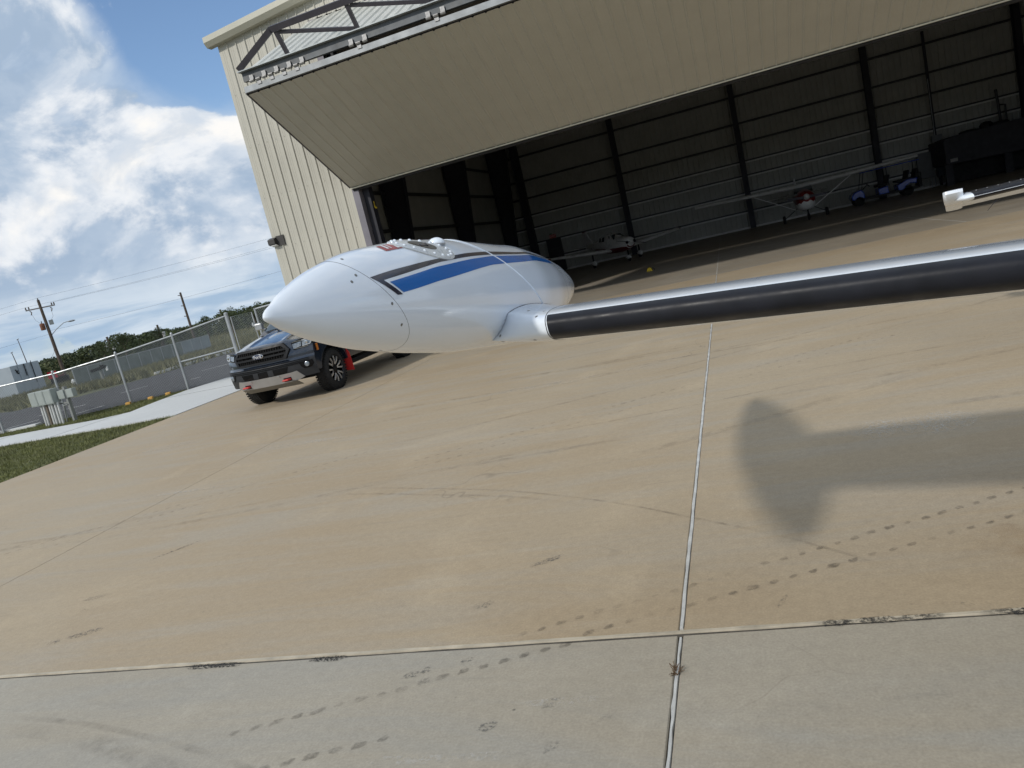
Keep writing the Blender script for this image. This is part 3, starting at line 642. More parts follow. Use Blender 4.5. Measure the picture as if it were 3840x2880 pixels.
def tank_line(name, fn, a0, a1, w, mat, off=.0006, n=60, thick=.0012):
    """thin strip on the tank along u = fn(theta)"""
    mb = MB(); rings = []
    for k in range(n+1):
        th = a0+(a1-a0)*k/n; u = fn(th); d = w/LT/2; rings.append([TS(u-d, th, off-.002), TS(u-d, th, off+thick*.6), TS(u, th, off+thick), TS(u+d, th, off+thick*.6), TS(u+d, th, off-.002)])
    mb.loft(rings, True, True); return obj(name, mb, mat, tank, True, sharp=60)
seamu = lambda th: .126-.0385*math.sin(R(th))
tank_line('nose_cone_seam', seamu, -180, 180, .0014, seamm, -.0002, 120, .0006)
bandu = lambda th: .477-.14*math.sin(R(th))
tank_line('joint_band', bandu, -30, 160, .011, white, .0005, 80, .003)
tank_line('tail_seam', lambda th: .74-.06*math.sin(R(th)), -40, 160, .003, seamm, -.0002, 80, .0006)
def tank_patch(name, left, right, top, bot, mat, nu=40, nv=8, off=.0009):
    """paint stripe: left/right give u for a theta, top/bot give theta for a u"""
    mb = MB()
    def fn(a, b):
        u = left(0)+(right(0)-left(0))*a
        for _ in range(6):
            th = bot(u)+(top(u)-bot(u))*b; l, rr = left(th), right(th); u = l+(rr-l)*a
        return TS(u, th, off)
    mb.grid(fn, nu, nv); return obj(name, mb, mat, tank, True, sharp=180)
ip = lambda xs, ys: (lambda u: float(np.interp(u, xs, ys)))
cut = lambda u0, th0: (lambda th: u0+(th0-th)*.00100)
navt = ip([.10, .107, .145, .228, .377, .549, .68], [31.0, 31.5, 34.5, 39, 46.5, 48.5, 48]); navb = ip([.10, .121, .232, .368, .549, .68], [22.8, 25, 35.2, 41.3, 45.3, 45.5])
blut = ip([.12, .128, .213, .382, .60, .70], [21.3, 22, 30, 39.5, 43.3, 43.6]); blub = ip([.12, .143, .203, .358, .6, .70], [7.5, 9, 15.5, 28, 34.5, 36])
tank_patch('navy_stripe', cut(.107, 31.5), lambda th: .672, navt, navb, navy)
tank_patch('blue_stripe', cut(.128, 22), lambda th: .69, blut, blub, blue)
tank_patch('navy_stripe', cut(.107, 31.5), lambda th: .107+(31.5-th)*.00100+.0078, lambda u: 25.5, lambda u: 7.0, navy, 6, 12, .0010)
# filler plate with rivets and cap, navigation dome, placard
def tank_frame(u, th):
    p = TS(u, th); du_ = (TS(u+.01, th)-TS(u-.01, th)).normalized(); dt = (TS(u, th+3)-TS(u, th-3)).normalized(); nz = du_.cross(dt).normalized()
    if nz.dot(p-(N0+AX*(u*LT))) < 0: nz = -nz
    return p, du_, dt, nz
def on_tank(uc, tc_, a, b, ang, n=48, k0=0.0, off=.002):
    """ellipse of half-axes a, b metres on the skin"""
    rr = float(np.interp(uc, _u, _r))*1.12; out = []
    for i in range(n):
        t = 2*math.pi*i/n; x, y = a*math.cos(t), b*math.sin(t); x, y = x*math.cos(ang)-y*math.sin(ang), x*math.sin(ang)+y*math.cos(ang)
        out.append(TS(uc+x/LT, tc_+math.degrees(y/rr), off))
    return out
UC, TC_, ANG = .228, 58.5, math.radians(-18)
mb = MB(); mb.loft([on_tank(UC, TC_, .158, .052, ANG, off=-.002), on_tank(UC, TC_, .158, .052, ANG, off=.0035), on_tank(UC, TC_, .150, .046, ANG, off=.005), on_tank(UC, TC_, .11, .03, ANG, off=.005), on_tank(UC, TC_, .05, .015, ANG, off=.005), on_tank(UC, TC_, .002, .001, ANG, off=.005)], True, False)
plate = obj('filler_plate', mb, M('cast_white_plate', (.62, .64, .65), .25, .1, .1, 20, coat=.4), tank, True, sharp=40)
riv = on_tank(UC, TC_, .140, .039, ANG, 18, off=.0045)
for i, p in enumerate(riv):
    nz = (p-(N0+AX*((p-N0).dot(AX)))).normalized(); mb = MB(); mb.lathe(p, nz, [(0, .0062), (.002, .0058), (.0042, .003), (.0046, .0005)], 10); obj('rivet', mb, white, plate, True, sharp=60)
mb = MB(); mb.loft([on_tank(UC, TC_, .068, .0185, ANG, off=.003), on_tank(UC, TC_, .068, .0185, ANG, off=.0068), on_tank(UC, TC_, .062, .0155, ANG, off=.0062), on_tank(UC, TC_, .002, .001, ANG, off=.0062)], True, False)
cap = obj('filler_cap', mb, M('cap_metal', (.11, .095, .075), .35, .7, .3, 30), plate, True, sharp=40)
mb = MB(); p, a_, b_, nz = tank_frame(UC, TC_); mb.bar(p+nz*.007-a_*.02, p+nz*.007+a_*.022, .008, .004, nz); mb.bar(p+nz*.007+a_*.02-b_*.008, p+nz*.007+a_*.035+b_*.01, .006, .004, nz); obj('cap_latch', mb, navy, plate)
p, a_, b_, nz = tank_frame(.276, 66); upz = (nz*.4+Vector((0, 0, .6))).normalized(); p = p-upz*.005
mb = MB(); mb.lathe(p, upz, [(0, .029), (.003, .030), (.007, .029), (.013, .025), (.018, .017), (.021, .007), (.0215, .0005)], 24); dome = obj('strobe_dome', mb, white, tank, True, sharp=60)
mb = MB(); mb.lathe(p+upz*.0205, upz, [(0, .0035), (.002, .0035), (.0025, .001)], 8); obj('dome_screw', mb, seamm, dome)
mb = MB(); mb.lathe(p, upz, [(-.004, .0305), (.002, .0312), (.0030, .030)], 24); obj('dome_base', mb, M('dome_gasket', (.35, .36, .37), .6), dome)
red = M('placard_red', (.30, .022, .018), .3); wht = M('placard_white', (.7, .7, .7), .35)
def patch(name, u0, u1, t0, t1, mat, off): 
    mb = MB(); mb.grid(lambda a, b: TS(u0+(u1-u0)*a+(-.0007)*0, t0+(t1-t0)*b, off), 8, 6); return obj(name, mb, mat, tank, True, sharp=180)
patch('placard', .160, .192, 60, 74, red, .0011); patch('placard_text', .183, .190, 61.5, 67, wht, .0017); patch('placard_text', .166, .170, 63, 73, wht, .0017); patch('placard_text', .173, .175, 63, 73, wht, .0017)
for u, th in [(.094, 39), (.085, 32.5), (.121, -2), (.15, -92), (.1, 70), (.135, -30)]:
    p, a_, b_, nz = tank_frame(u, th); mb = MB(); mb.lathe(p-nz*.001, nz, [(0, .0048), (.0014, .0048), (.0018, .0035), (.0018, .0005)], 12); obj('fastener', mb, screw, tank)

# wing (tip to fuselage) as a lofted aerofoil
def foil_dim(x):
    """leading edge y, trailing edge y, centre height, half thickness at span position x"""
    if x < .73: return 2.60-.20*(x+.68), 3.82, 1.418-.051*(x+.68), .072+.013*(x+.68)/1.41
    return 2.318-.12*(x-.73), 3.82, 1.346-.065*(x-.73), .085+.010*(x-.73)
def foil_at(x, q):
    """q in -1..1 round the section: 0 leading edge, positive above, q*q the fraction of chord"""
    yle, yte, zc, ht = foil_dim(x); xx = min(1, q*q); t = max(0, 10*(.2969*abs(q)-.126*xx-.3516*xx**2+.2843*xx**3-.1015*xx**4))**.68
    return (x, yle+(yte-yle)*xx, zc+math.copysign(ht*t*(1 if q > 0 else .9), q)-.12*xx*(yte-yle)/1.22)
def foil(x, n=26):
    return [foil_at(x, math.cos(2*math.pi*i/n)*(1 if i <= n/2 else 1) if False else (1-4*i/n/1.0*.5 if i <= n/2 else -1+2*(i-n/2)/(n/2)*0)) for i in range(n)] if False else [foil_at(x, 1-2*i/(n-1)) for i in range(n)]
mb = MB(); mb.loft([foil(x, 64) for x in (-.68, -.3, 0, .35, .73, 1.2, 2.0, 2.8, 3.9)]); wing = obj('wing', mb, white, aircraft, True, sharp=50)
# rubber boot over the leading edge
def foil_pt(x, q, off):
    _, y, z = foil_at(x, q); _, y1, z1 = foil_at(x, q+.004); _, y0, z0 = foil_at(x, q-.004); ty, tz_ = y1-y0, z1-z0; l = math.hypot(ty, tz_)
    return (x, y-tz_/l*off, z+ty/l*off)
BX = [-.672, -.5, -.3, 0, .35, .73, 1.2, 1.7]
mb = MB(); qs = [-.26+i*(.185+.26)/24 for i in range(25)]
mb.grid(lambda a, b: foil_pt(float(np.interp(a*(len(BX)-1), range(len(BX)), BX)), qs[int(round(b*24))], .0022 if 0 < round(b*24) < 24 else .0002), 14, 24)
obj('deicing_boot', mb, bootm, wing, True, sharp=180)
# fairing between wing and tank: rings blend from the aerofoil to an outline on the tank's flank
def fair_ring(t, n=64):
    A = foil(-.68, n); out = []
    for k, (x, y, z) in enumerate(A):
        fy = (y-2.60)/1.22; u = (.352+.36*fy); s = (z-1.418+.12*fy)/.072; s = max(-1.1, min(1.1, s))
        th = -47+s*29
        if fy < .06: u += .02*(1-fy/.06)
        q = TS(u, th, -.004); w = t*t*(1.6-.6*t); p = Vector((x, y, z)); xx = p.x+(q.x-p.x)*t
        out.append((xx, p.y+(q.y-p.y)*(t**1.25), p.z+(q.z-p.z)*w))
    return out
mb = MB(); mb.loft([fair_ring(k/14) for k in range(15)]); fr = obj('wing_fairing', mb, white, aircraft, True, sharp=60)
def foil_seam(x, w=.003):
    mb = MB(); F = foil(x, 64); c = Vector((x, 3.1, 1.415))
    g = lambda o, dx: [tuple(Vector((x+dx, y, z))+(Vector((0, y-3.1, (z-1.415)*6)).normalized()*o)) for _, y, z in F]
    mb.loft([g(-.001, -w/2), g(.0009, -w/2), g(.0009, w/2), g(-.001, w/2)], True, False); return mb
obj('fairing_seam', foil_seam(-.678), seamm, fr)
mb = MB(); ring = fair_ring(.985); pts = ring[3:60]; mb.path(pts, .0016, 5); obj('fairing_edge', mb, seamm, fr)
for k, tt in [(26, .2), (21, .55), (22, .12), (38, .25), (34, .9), (40, .8)]:
    p = Vector(fair_ring(tt)[k]); q = Vector(fair_ring(tt)[k+1]); s = Vector(fair_ring(tt+.05)[k]); nz = (q-p).cross(s-p).normalized()
    if nz.dot(Vector((0, p.y-3.0, p.z-1.41))) < 0: nz = -nz
    mb = MB(); mb.lathe(p-nz*.0015, nz, [(0, .006), (.0026, .006), (.003, .004), (.003, .0005)], 12); obj('fastener', mb, screw, fr)

# tailplane with boot, drooped elevator with horn, static wick
def stab_sec(x, k=1.0):
    yle, c, zc, ht = 7.62+.10*(2.1-x)*k, .62, 1.262+.055*(x-2.1)*0.5, .040; P = []
    for i in range(24):
        a = 2*math.pi*i/24; xx = (1+math.cos(a))/2; q = 5*.2*(.2969*math.sqrt(xx)-.126*xx-.3516*xx**2+.2843*xx**3-.1015*xx**4)/.1; P.append((x, yle+c*xx, zc+ht*q*(1 if i <= 12 else -1)))
    return P
def stab_tip(x, s):
    P = stab_sec(2.09); cy = 7.9; cz = 1.255; return [(x, cy+(y-cy)*s, cz+(z-cz)*s*.9) for _, y, z in P]
mb = MB(); mb.loft([stab_tip(1.965, .08), stab_tip(1.97, .3), stab_tip(1.985, .55), stab_tip(2.015, .8), stab_tip(2.05, .96)]+[stab_sec(x) for x in (2.09, 2.6, 3.2, 4.1)]); stab = obj('tailplane', mb, white, aircraft, True, sharp=50)
mb = MB()
def sb(a, b):
    x = 2.09+1.6*a; i = 2+b*17; P = stab_sec(x); lo = int(i); w = i-lo; p = Vector(P[lo])*(1-w)+Vector(P[min(lo+1, 23)])*w; c = Vector((x, 7.62+.1*(2.1-x)+.3, 1.262+.0275*(x-2.1))); d = (p-c); d.x = 0; d = Vector((0, d.y*.25, d.z*1.6)).normalized(); return p+d*.002
mb.grid(sb, 10, 28); obj('deicing_boot', mb, bootm, stab, True, sharp=180)
for k in range(9):
    x = 2.12+.085*k+.03; P = Vector(stab_sec(x)[8]); mb = MB(); mb.lathe(P+Vector((0, 0, .0015)), (0, -.3, 1), [(0, .004), (.002, .004), (.0028, .001)], 8); obj('boot_rivet', mb, wht, stab)
# elevator: hinged at the rear of the tailplane, drooping about 25 degrees
el = MB(); a = R(24); hy, hz = 8.16, 1.262
def ep(x, c, t): return (x, hy+c*math.cos(a)+t*math.sin(a), hz+.0275*(x-2.1)-c*math.sin(a)+t*math.cos(a))
el.loft([[ep(x, -.02, .012), ep(x, 0, .016), ep(x, .12, .014), ep(x, ch, .003), ep(x, ch, -.003), ep(x, .12, -.022), ep(x, 0, -.030), ep(x, -.02, -.022)] for x, ch in ((2.06, .27), (2.2, .29), (3.0, .32), (4.05, .34))])
elev = obj('elevator', el, white, aircraft, True, sharp=30, bevel=.004)
hn = MB()
def horn(x, s): return [(x+.03+.22*(y-7.7), 7.98+(y-7.98)*s, 1.30+(z-1.30)*s) for y, z in ((7.70, 1.352), (7.69, 1.325), (7.73, 1.275), (7.9, 1.215), (8.1, 1.20), (8.3, 1.16), (8.42, 1.125), (8.40, 1.14), (8.2, 1.25), (8.0, 1.315), (7.85, 1.345), (7.75, 1.353))]
hn.loft([horn(1.845, .85), horn(1.86, .97), horn(1.885, 1.0), horn(1.96, 1.0)]+[[(x, max(y, 7.72+.25*(x-1.96)/.06) if False else y, z) for x, y, z in horn(2.0, .96)]]); obj('balance_horn', hn, white, elev, True, sharp=40)
wk = MB(); wk.path([(2.52, 8.45, 1.14), (2.49, 8.5, 1.11), (2.45, 8.58, 1.04)], [.004, .003, .002], 5); obj('static_wick', wk, navy, elev)
# fuselage, fin, nacelle, gear (all but out of the picture)
def body(sts, x0, n=28): 
    mb = MB(); mb.loft([[(x0+w*math.cos(2*math.pi*k/n), y, zc+h*math.sin(2*math.pi*k/n)) for k in range(n)] for y, w, h, zc in sts]); return mb
obj('fuselage', body([(-.9, .03, .03, 1.25), (-.7, .2, .2, 1.25), (-.1, .42, .42, 1.28), (.8, .58, .58, 1.35), (1.6, .66, .72, 1.45), (3.2, .68, .78, 1.5), (4.6, .58, .66, 1.48), (6.4, .36, .42, 1.44), (8.0, .17, .24, 1.4), (8.7, .06, .1, 1.38)], 4.45), white, aircraft, True, sharp=180)
mb = MB(); mb.prism([(6.9, 1.5), (8.0, 1.6), (8.75, 1.5), (8.85, 3.0), (8.2, 3.05)], .09, (4.405, 0, 0), (0, 1, 0), (0, 0, 1)); obj('fin', mb, white, aircraft, bevel=.03)
for x0 in (2.75, 6.15):
    obj('nacelle', body([(.95, .05, .05, 1.3), (1.0, .2, .2, 1.3), (1.3, .34, .3, 1.28), (2.0, .38, .32, 1.27), (3.0, .34, .27, 1.28), (4.2, .14, .1, 1.33)], x0), white, aircraft, True, sharp=180)
    mb = MB(); mb.lathe((x0, .95, 1.3), (0, -1, 0), [(0, .16), (.12, .13), (.22, .05), (.25, .005)], 16); pr = obj('propeller', mb, galv, aircraft, True)
    mb = MB(); mb.bar((x0-.95, .90, 1.3), (x0+.95, .90, 1.3), .13, .03); obj('blade', mb, darksteel, pr, bevel=.01)
    mb = MB(); mb.tube((x0, 3.0, 1.1), (x0, 3.0, .25), .05); mb.lathe((x0-.08, 3.0, .25), (1, 0, 0), [(0, .18), (.02, .25), (.14, .25), (.16, .18)], 20); obj('main_gear', mb, darksteel, aircraft, True)
mb = MB(); mb.loft([[(8.9-x-.0, y, z) for x, y, z in foil(xx, 32)] for xx in (3.9, 2.0, .73, -.68)]); obj('wing', mb, white, aircraft, True, sharp=50)
mb = MB(); mb.tube((4.45, .2, 1.0), (4.45, .1, .22), .04); mb.lathe((4.38, .1, .2), (1, 0, 0), [(0, .14), (.02, .2), (.12, .2), (.14, .14)], 20); obj('nose_gear', mb, darksteel, aircraft, True)

# ================================================================== PICKUP TRUCK
tp = M('gunmetal_truck_paint', (.026, .036, .056), .20, .45, .08, 2, coat=1.0)
blk = M('black_plastic', (.010, .010, .011), .5, 0, .2, 8, spec=.25); blkg = M('gloss_black', (.006, .006, .007), .22, spec=.2)
gry = M('grey_trim', (.026, .028, .032), .5, .1, .1, 4, spec=.35); gbar = M('grille_bar_paint', (.016, .017, .019), .5, 0, .1, 4, spec=.25); slv = M('silver_skid', (.36, .36, .36), .38, .5, .1, 4)
chrome = M('chrome', (.6, .6, .6), .12, 1, .05, 4); lamp = M('headlamp_lens', (.20, .23, .26), .07, .2, .5, 25, coat=1); drl = M('lamp_reflector', (.62, .65, .68), .25, .3, .1, 9)
glass = M('truck_glass', (.018, .03, .035), .05, 0, .1, 3, coat=1); tyre = M('tyre_rubber', (.013, .013, .013), .85, 0, .25, 12, bump=.3, bscale=60)
redp = M('red_plastic', (.50, .025, .022), .45, 0, .12, 5); amber = M('amber_lens', (.55, .17, .02), .3)
TX, TY = -8.35, 12.4
truck = thing('pickup_truck', 'dark grey pickup truck with black grille, silver skid plate and red tow hooks', 'pickup truck', (TX, TY, 0), world=False)
fy = lambda x: -.90+.30*(abs(x)/.93)**2.6
def arch(y, zlow):
    z = zlow
    for ax_ in (0.0, 3.22):
        d = abs(y-ax_)
        if d < .47: z = max(z, .40+math.sqrt(.47**2-d*d))
    return z
# body sides from front fender to tailgate
YSt = [-.62, -.55, -.48, -.46, -.42, -.35, -.25, -.12, 0, .12, .25, .35, .42, .46, .48, .8, 1.2, 1.8, 2.4, 2.74, 2.76, 2.8, 2.87, 2.97, 3.1, 3.22, 3.34, 3.47, 3.57, 3.64, 3.68, 3.7, 4.1, 4.4]
def topz(y): return 1.07+.22*min(1, (y+.62)/1.15)**.8 if y < .55 else (1.29 if y < 2.3 else 1.30)
def sect(y):
    zb = arch(y, .48); zt = topz(y); taper = 1-.05*max(0, (-.2-y)/.5); W_ = .925*taper; fl = .03 if (abs(y) < .5 or abs(y-3.22) < .5) else 0
    half = [(.35, zb), (W_-.05, zb), (W_-.005+fl, zb+.02), (W_+fl*.8, min(zt-.2, zb+.12)), (W_-.0, zt-.17), (W_-.03, zt-.07), (W_-.13, zt-.012), (.42, zt+.015)]
    return [(x, y, z) for x, z in half]+[(-x, y, z) for x, z in reversed(half)]
mb = MB(); mb.loft([sect(y) for y in YSt]); body_o = obj('body', mb, tp, truck, True, sharp=38)
# hood with two long ridges
def hood(a, b):
    x = -.80+1.6*b; y = -.80+1.42*a; y += .20*(abs(x)/.8)**2.4*(1-a); e = abs(abs(x)-.40); rid = .030*math.exp(-(e/.07)**2)*min(1, 2.5*a+.25)
    z = 1.075+.235*a**.8+.035*(1-(x/.8)**2)+rid-.045*(abs(x)/.8)**6
    if a < .10: z -= .05*(1-a/.10)**2
    return (x, y, z)
mb = MB(); mb.grid(hood, 40, 64); hd = obj('hood', mb, tp, truck, True, sharp=180)
# front fascia: one curved skin, deep bumper
def fas(x, z, off=0.0):
    y = fy(x)-off; y += .07*max(0, (z-.86)/.25)**1.5+.05*max(0, (.60-z)/.2)
    if z < .80: y -= .035*min(1, (.80-z)/.05)
    return (x, y, z)
mb = MB(); mb.grid(lambda a, b: fas(-.93+1.86*a, .44+.66*b), 60, 40); obj('fascia', mb, tp, truck, True, sharp=40)
mb = MB(); mb.grid(lambda a, b: (s_ := -.94+1.88*a, fas(s_, .44+.33*b)[1]-.012, .44+.33*b), 60, 16); obj('bumper', mb, gry, truck, True, sharp=40)
def fpoly(poly, off, mat, name, parent=truck, sub=6, mirror=False, thick=.012):
    """panel laid on the fascia: polygon in (x, z), following its curve"""
    for sg in ((1, -1) if mirror else (1,)):
        bm = bmesh.new(); vs = [bm.verts.new((sg*x, 0, z)) for x, z in poly]; fc = bm.faces.new(vs); bmesh.ops.triangulate(bm, faces=[fc])
        for _ in range(3): bmesh.ops.subdivide_edges(bm, edges=[e for e in bm.edges if e.calc_length() > .09], cuts=1); bmesh.ops.triangulate(bm, faces=bm.faces[:])
        r_ = bmesh.ops.extrude_face_region(bm, geom=bm.faces[:]); top = [v for v in r_['geom'] if isinstance(v, bmesh.types.BMVert)]
        for v in bm.verts: v.co.y = fas(v.co.x, v.co.z, off-thick)[1]
        for v in top: v.co.y -= thick
        bm.verts.index_update(); m_ = MB(); m_.v = [tuple(v.co) for v in bm.verts]; m_.f = [tuple(v.index for v in q.verts) for q in bm.faces]; bm.free()
        o = obj(name, m_, mat, parent, True, sharp=30)
    return o
hexo = [(-.60, .985), (-.49, 1.115), (.49, 1.115), (.60, .985), (.52, .83), (-.52, .83)]
hexi = [(-.545, .98), (-.46, 1.075), (.46, 1.075), (.545, .98), (.475, .865), (-.475, .865)]
gr = fpoly(hexo, .035, blk, 'grille'); fpoly(hexi, .038, M('grille_depth_shade', (.003, .003, .003), .95, spec=.04), 'grille_depth_panel', gr)  # shade of the deep grille painted as a near-black raised panel
# grille frame ring
m_ = MB(); n6 = 6
for i in range(6):
    a, b = hexo[i], hexo[(i+1) % 6]; c, d = hexi[i], hexi[(i+1) % 6]; K = 10
    for k in range(K):
        t0, t1 = k/K, (k+1)/K; L = lambda p, q, t: (p[0]+(q[0]-p[0])*t, p[1]+(q[1]-p[1])*t)
        q4 = [L(a, b, t0), L(a, b, t1), L(c, d, t1), L(c, d, t0)]; A = [fas(x, z, .03) for x, z in q4]; B = [fas(x, z, .062) for x, z in q4]
        m_.add(A+B, [(0, 1, 2, 3), (7, 6, 5, 4), (0, 4, 5, 1), (2, 6, 7, 3)])
obj('grille_frame', m_, gbar, gr, True, sharp=30)
for z in (1.005, .935):
    mb = MB(); pts = [fas(x, z, .055) for x in np.linspace(-.53, .53, 13)]
    for p, q in zip(pts[:-1], pts[1:]): mb.bar(p, q, .02, .034)
    obj('grille_bar', mb, gbar, gr)
for k in range(21):
    x = -.5+k*.05; mb = MB(); mb.bar(fas(x, .875, .04), fas(x, 1.065 if abs(x) < .46 else 1.0, .04), .006, .006); obj('grille_rib', mb, blk, gr)
# oval badge with script letters
mb = MB(); cy = fas(0, .968, .082)[1]
ov = lambda s, y: [(.118*s*math.cos(2*math.pi*k/32), y, .968+.048*s*math.sin(2*math.pi*k/32)) for k in range(32)]
mb.loft([ov(1, cy+.03), ov(1, cy), ov(.9, cy-.006)]); bd = obj('badge', mb, chrome, gr, True, sharp=40)
mb = MB(); mb.loft([ov(.88, cy), ov(.88, cy-.0075), ov(.80, cy-.010)]); obj('badge_field', mb, M('badge_blue', (.012, .022, .06), .2), bd, True, sharp=40)
me = text_mesh('Ford', .085, .002); me.materials.append(wht); tx = bpy.data.objects.new('badge_letters', me); COL.objects.link(tx); tx.parent = bd; tx.rotation_euler = (R(90), 0, 0); tx.location = (0, cy-.0115, .968); me.transform(Matrix.Shear('XY', 4, (.25, 0)))
# headlights, indicators, fog lamps, lower grille, skid plate, hooks
hl = [(.615, 1.075), (.72, 1.105), (.89, 1.115), (.945, 1.08), (.955, 1.0), (.86, .965), (.65, .945)]
for sg in (1, -1):
    P = [(sg*x, z) for x, z in hl]; h_ = fpoly(P, .018, blkg, 'headlight')
    fpoly([(sg*x, z) for x, z in [(.635, 1.05), (.775, 1.07), (.775, .99), (.655, .965)]], .026, lamp, 'lens', h_)
    fpoly([(sg*x, z) for x, z in [(.79, 1.085), (.90, 1.095), (.93, 1.04), (.91, .995), (.795, .985)]], .027, lamp, 'lens', h_)
    for zz, x0, x1 in ((1.085, .64, .90), (.965, .67, .88)):
        mb = MB(); pts = [fas(sg*x, zz, .030) for x in np.linspace(x0, x1, 6)]
        for p, q in zip(pts[:-1], pts[1:]): mb.bar(p, q, .008, .008)
        obj('light_bar', mb, chrome, h_)
    x = .85; mb = MB(); p = Vector(fas(sg*x, 1.038, .024)); mb.lathe(p, (0, -1, 0), [(0, .036), (.008, .036), (.012, .02), (.012, .001)], 16); obj('projector', mb, chrome, h_, True)
    c_ = [(.79, 1.085), (.90, 1.095), (.93, 1.04), (.91, .995), (.795, .985)]; mb = MB()
    for (xa, za), (xb, zb) in zip(c_[:-1], c_[1:]): mb.bar(fas(sg*xa, za, .032), fas(sg*xb, zb, .032), .012, .014)
    obj('running_light', mb, drl, h_)
    f_ = fpoly([(sg*x, z) for x, z in [(.70, .705), (.90, .715), (.915, .64), (.87, .585), (.76, .585), (.72, .63)]], .022, blkg, 'fog_lamp_bezel')
    p = Vector(fas(sg*.815, .655, .026)); mb = MB(); mb.lathe(p, (sg*.2, -1, 0), [(0, .046), (.01, .046), (.018, .03), (.02, .001)], 18); obj('fog_lamp', mb, lamp, f_, True)
    mb = MB(); mb.box((sg*.43, fas(.43, .46, .05)[1]-.01, .455), (.13, .12, .03)); obj('tow_hook', mb, redp, truck, bevel=.012)
    fpoly([(sg*x, z) for x, z in [(.36, .49), (.50, .49), (.50, .42), (.36, .42)]], .030, blkg, 'hook_recess')
    mb = MB(); mb.box((sg*.93, -.46, .90), (.03, .05, .13)); obj('side_marker', mb, amber, truck, bevel=.008)
fpoly([(-.50, .68), (.50, .68), (.46, .575), (-.46, .575)], .020, blkg, 'lower_grille')
for x in (-.16, .16):
    fpoly([(x-.055, .68), (x+.055, .68), (x+.055, .575), (x-.055, .575)], .026, gry, 'lower_grille_bar')
for z in (.765, .735, .705):
    mb = MB(); pts = [fas(x, z, .024) for x in np.linspace(-.86, .86, 25)]
    for p, q in zip(pts[:-1], pts[1:]): mb.bar(p, q, .01, .010)
    obj('bumper_groove', mb, blkg, truck)
fpoly([(-.63, .575), (-.52, .565), (-.46, .53), (.46, .53), (.52, .565), (.63, .575), (.72, .44), (.60, .40), (-.60, .40), (-.72, .44)], .026, slv, 'skid_plate')
mb = MB(); mb.loft([[(x, -.86+.18*t, .41-.10*t) for x in (-.6, -.3, 0, .3, .6)]+[(x, -.86+.18*t+.02, .40-.10*t) for x in (.6, .3, 0, -.3, -.6)] for t in (0, .5, 1)]); obj('under_tray', mb, M('dull_skid', (.22, .215, .20), .5, .3), truck)
for x in (-.3, .3):
    p = Vector(fas(x, .545, .04)); mb = MB(); mb.lathe(p, (0, -1, 0), [(0, .013), (.006, .012), (.007, .001)], 12); obj('parking_sensor', mb, chrome, truck)
# cab and glass
cabs = [(.42, .72, 1.30), (1.25, .62, 1.80), (1.6, .61, 1.84), (2.1, .60, 1.82), (2.38, .66, 1.34)]
def cabring(y, w, z, zb=1.27): return [(-.84, y, zb), (-w, y, z-.05), (-w+.12, y, z), (0, y, z+.015), (w-.12, y, z), (w, y, z-.05), (.84, y, zb)]
mb = MB(); mb.loft([cabring(*s) for s in cabs]); obj('cab', mb, tp, truck, True, sharp=50)
mb = MB(); mb.grid(lambda a, b: ((-.70+1.4*b)*(1-.13*a), .44+.78*a-.03+.05*(abs(b-.5)*2)**2, 1.32+.45*a+.022), 8, 12); obj('windshield', mb, glass, truck, True)
for sg in (-1, 1):
    for y0, y1, yt0, yt1 in ((.70, 1.42, 1.28, 1.44), (1.50, 2.22, 1.52, 2.06)):
        mb = MB(); mb.add([(sg*.838, y0, 1.32), (sg*.838, y1, 1.32), (sg*.665, yt1, 1.76), (sg*.665, yt0, 1.76)], [(0, 1, 2, 3)]); obj('side_window', mb, glass, truck)
    mb = MB(); mb.box((sg*.965, .70, 1.46), (.17, .10, .14)); mb.bar((sg*.82, .74, 1.36), (sg*.94, .71, 1.42), .04, .04); mr = obj('mirror', mb, M('mirror_cap', (.42, .43, .44), .3, .6), truck, bevel=.03)
    mb = MB(); mb.box((sg*.965, .753, 1.46), (.145, .006, .125)); obj('mirror_glass', mb, chrome, mr)
    mb = MB(); mb.box((sg*.93, .9, 1.02), (.02, .14, .025)); mb.box((sg*.93, 1.75, 1.02), (.02, .14, .025)); obj('door_handle', mb, tp, truck, bevel=.006)
    for yy in (.52, 1.46, 2.34):
        mb = MB(); mb.bar((sg*.929, yy, .56), (sg*.929, yy, 1.17), .004, .006, (1, 0, 0)); obj('door_gap', mb, blkg, truck)
    mb = MB(); mb.tube((sg*.93, .55, .40), (sg*.93, 2.65, .40), .045, n=10); mb.bar((sg*.7, 1.0, .45), (sg*.93, 1.0, .41), .05, .04); mb.bar((sg*.7, 2.3, .45), (sg*.93, 2.3, .41), .05, .04); obj('side_step', mb, blk, truck, True)
    # mud flap behind the front wheel, sticking out
    mb = MB(); mb.prism([(.66, .27), (1.02, .24), (1.00, .60), (.93, .72), (.66, .72)] if sg > 0 else [(-1.02, .24), (-.66, .27), (-.66, .72), (-.93, .72), (-1.0, .60)], .012, (0, .50, 0), (1, 0, 0), (0, 0, 1)); obj('mud_flap', mb, redp, truck, bevel=.004)
mb = MB(); mb.box((0, 1.6, .42), (1.3, 3.6, .16)); obj('chassis', mb, blk, truck)
mb = MB(); mb.box((0, .0, .62), (1.45, .95, .50)); obj('engine_bay', mb, blk, truck)
mb = MB(); mb.box((0, 4.42, .62), (1.75, .14, .2)); obj('rear_bumper', mb, gry, truck, bevel=.02)
for y in (0.46, -.06): pass
mb = MB(); mb.bar((-.55, .42, 1.345), (.25, .44, 1.36), .02, .012); obj('wiper', mb, blk, truck)
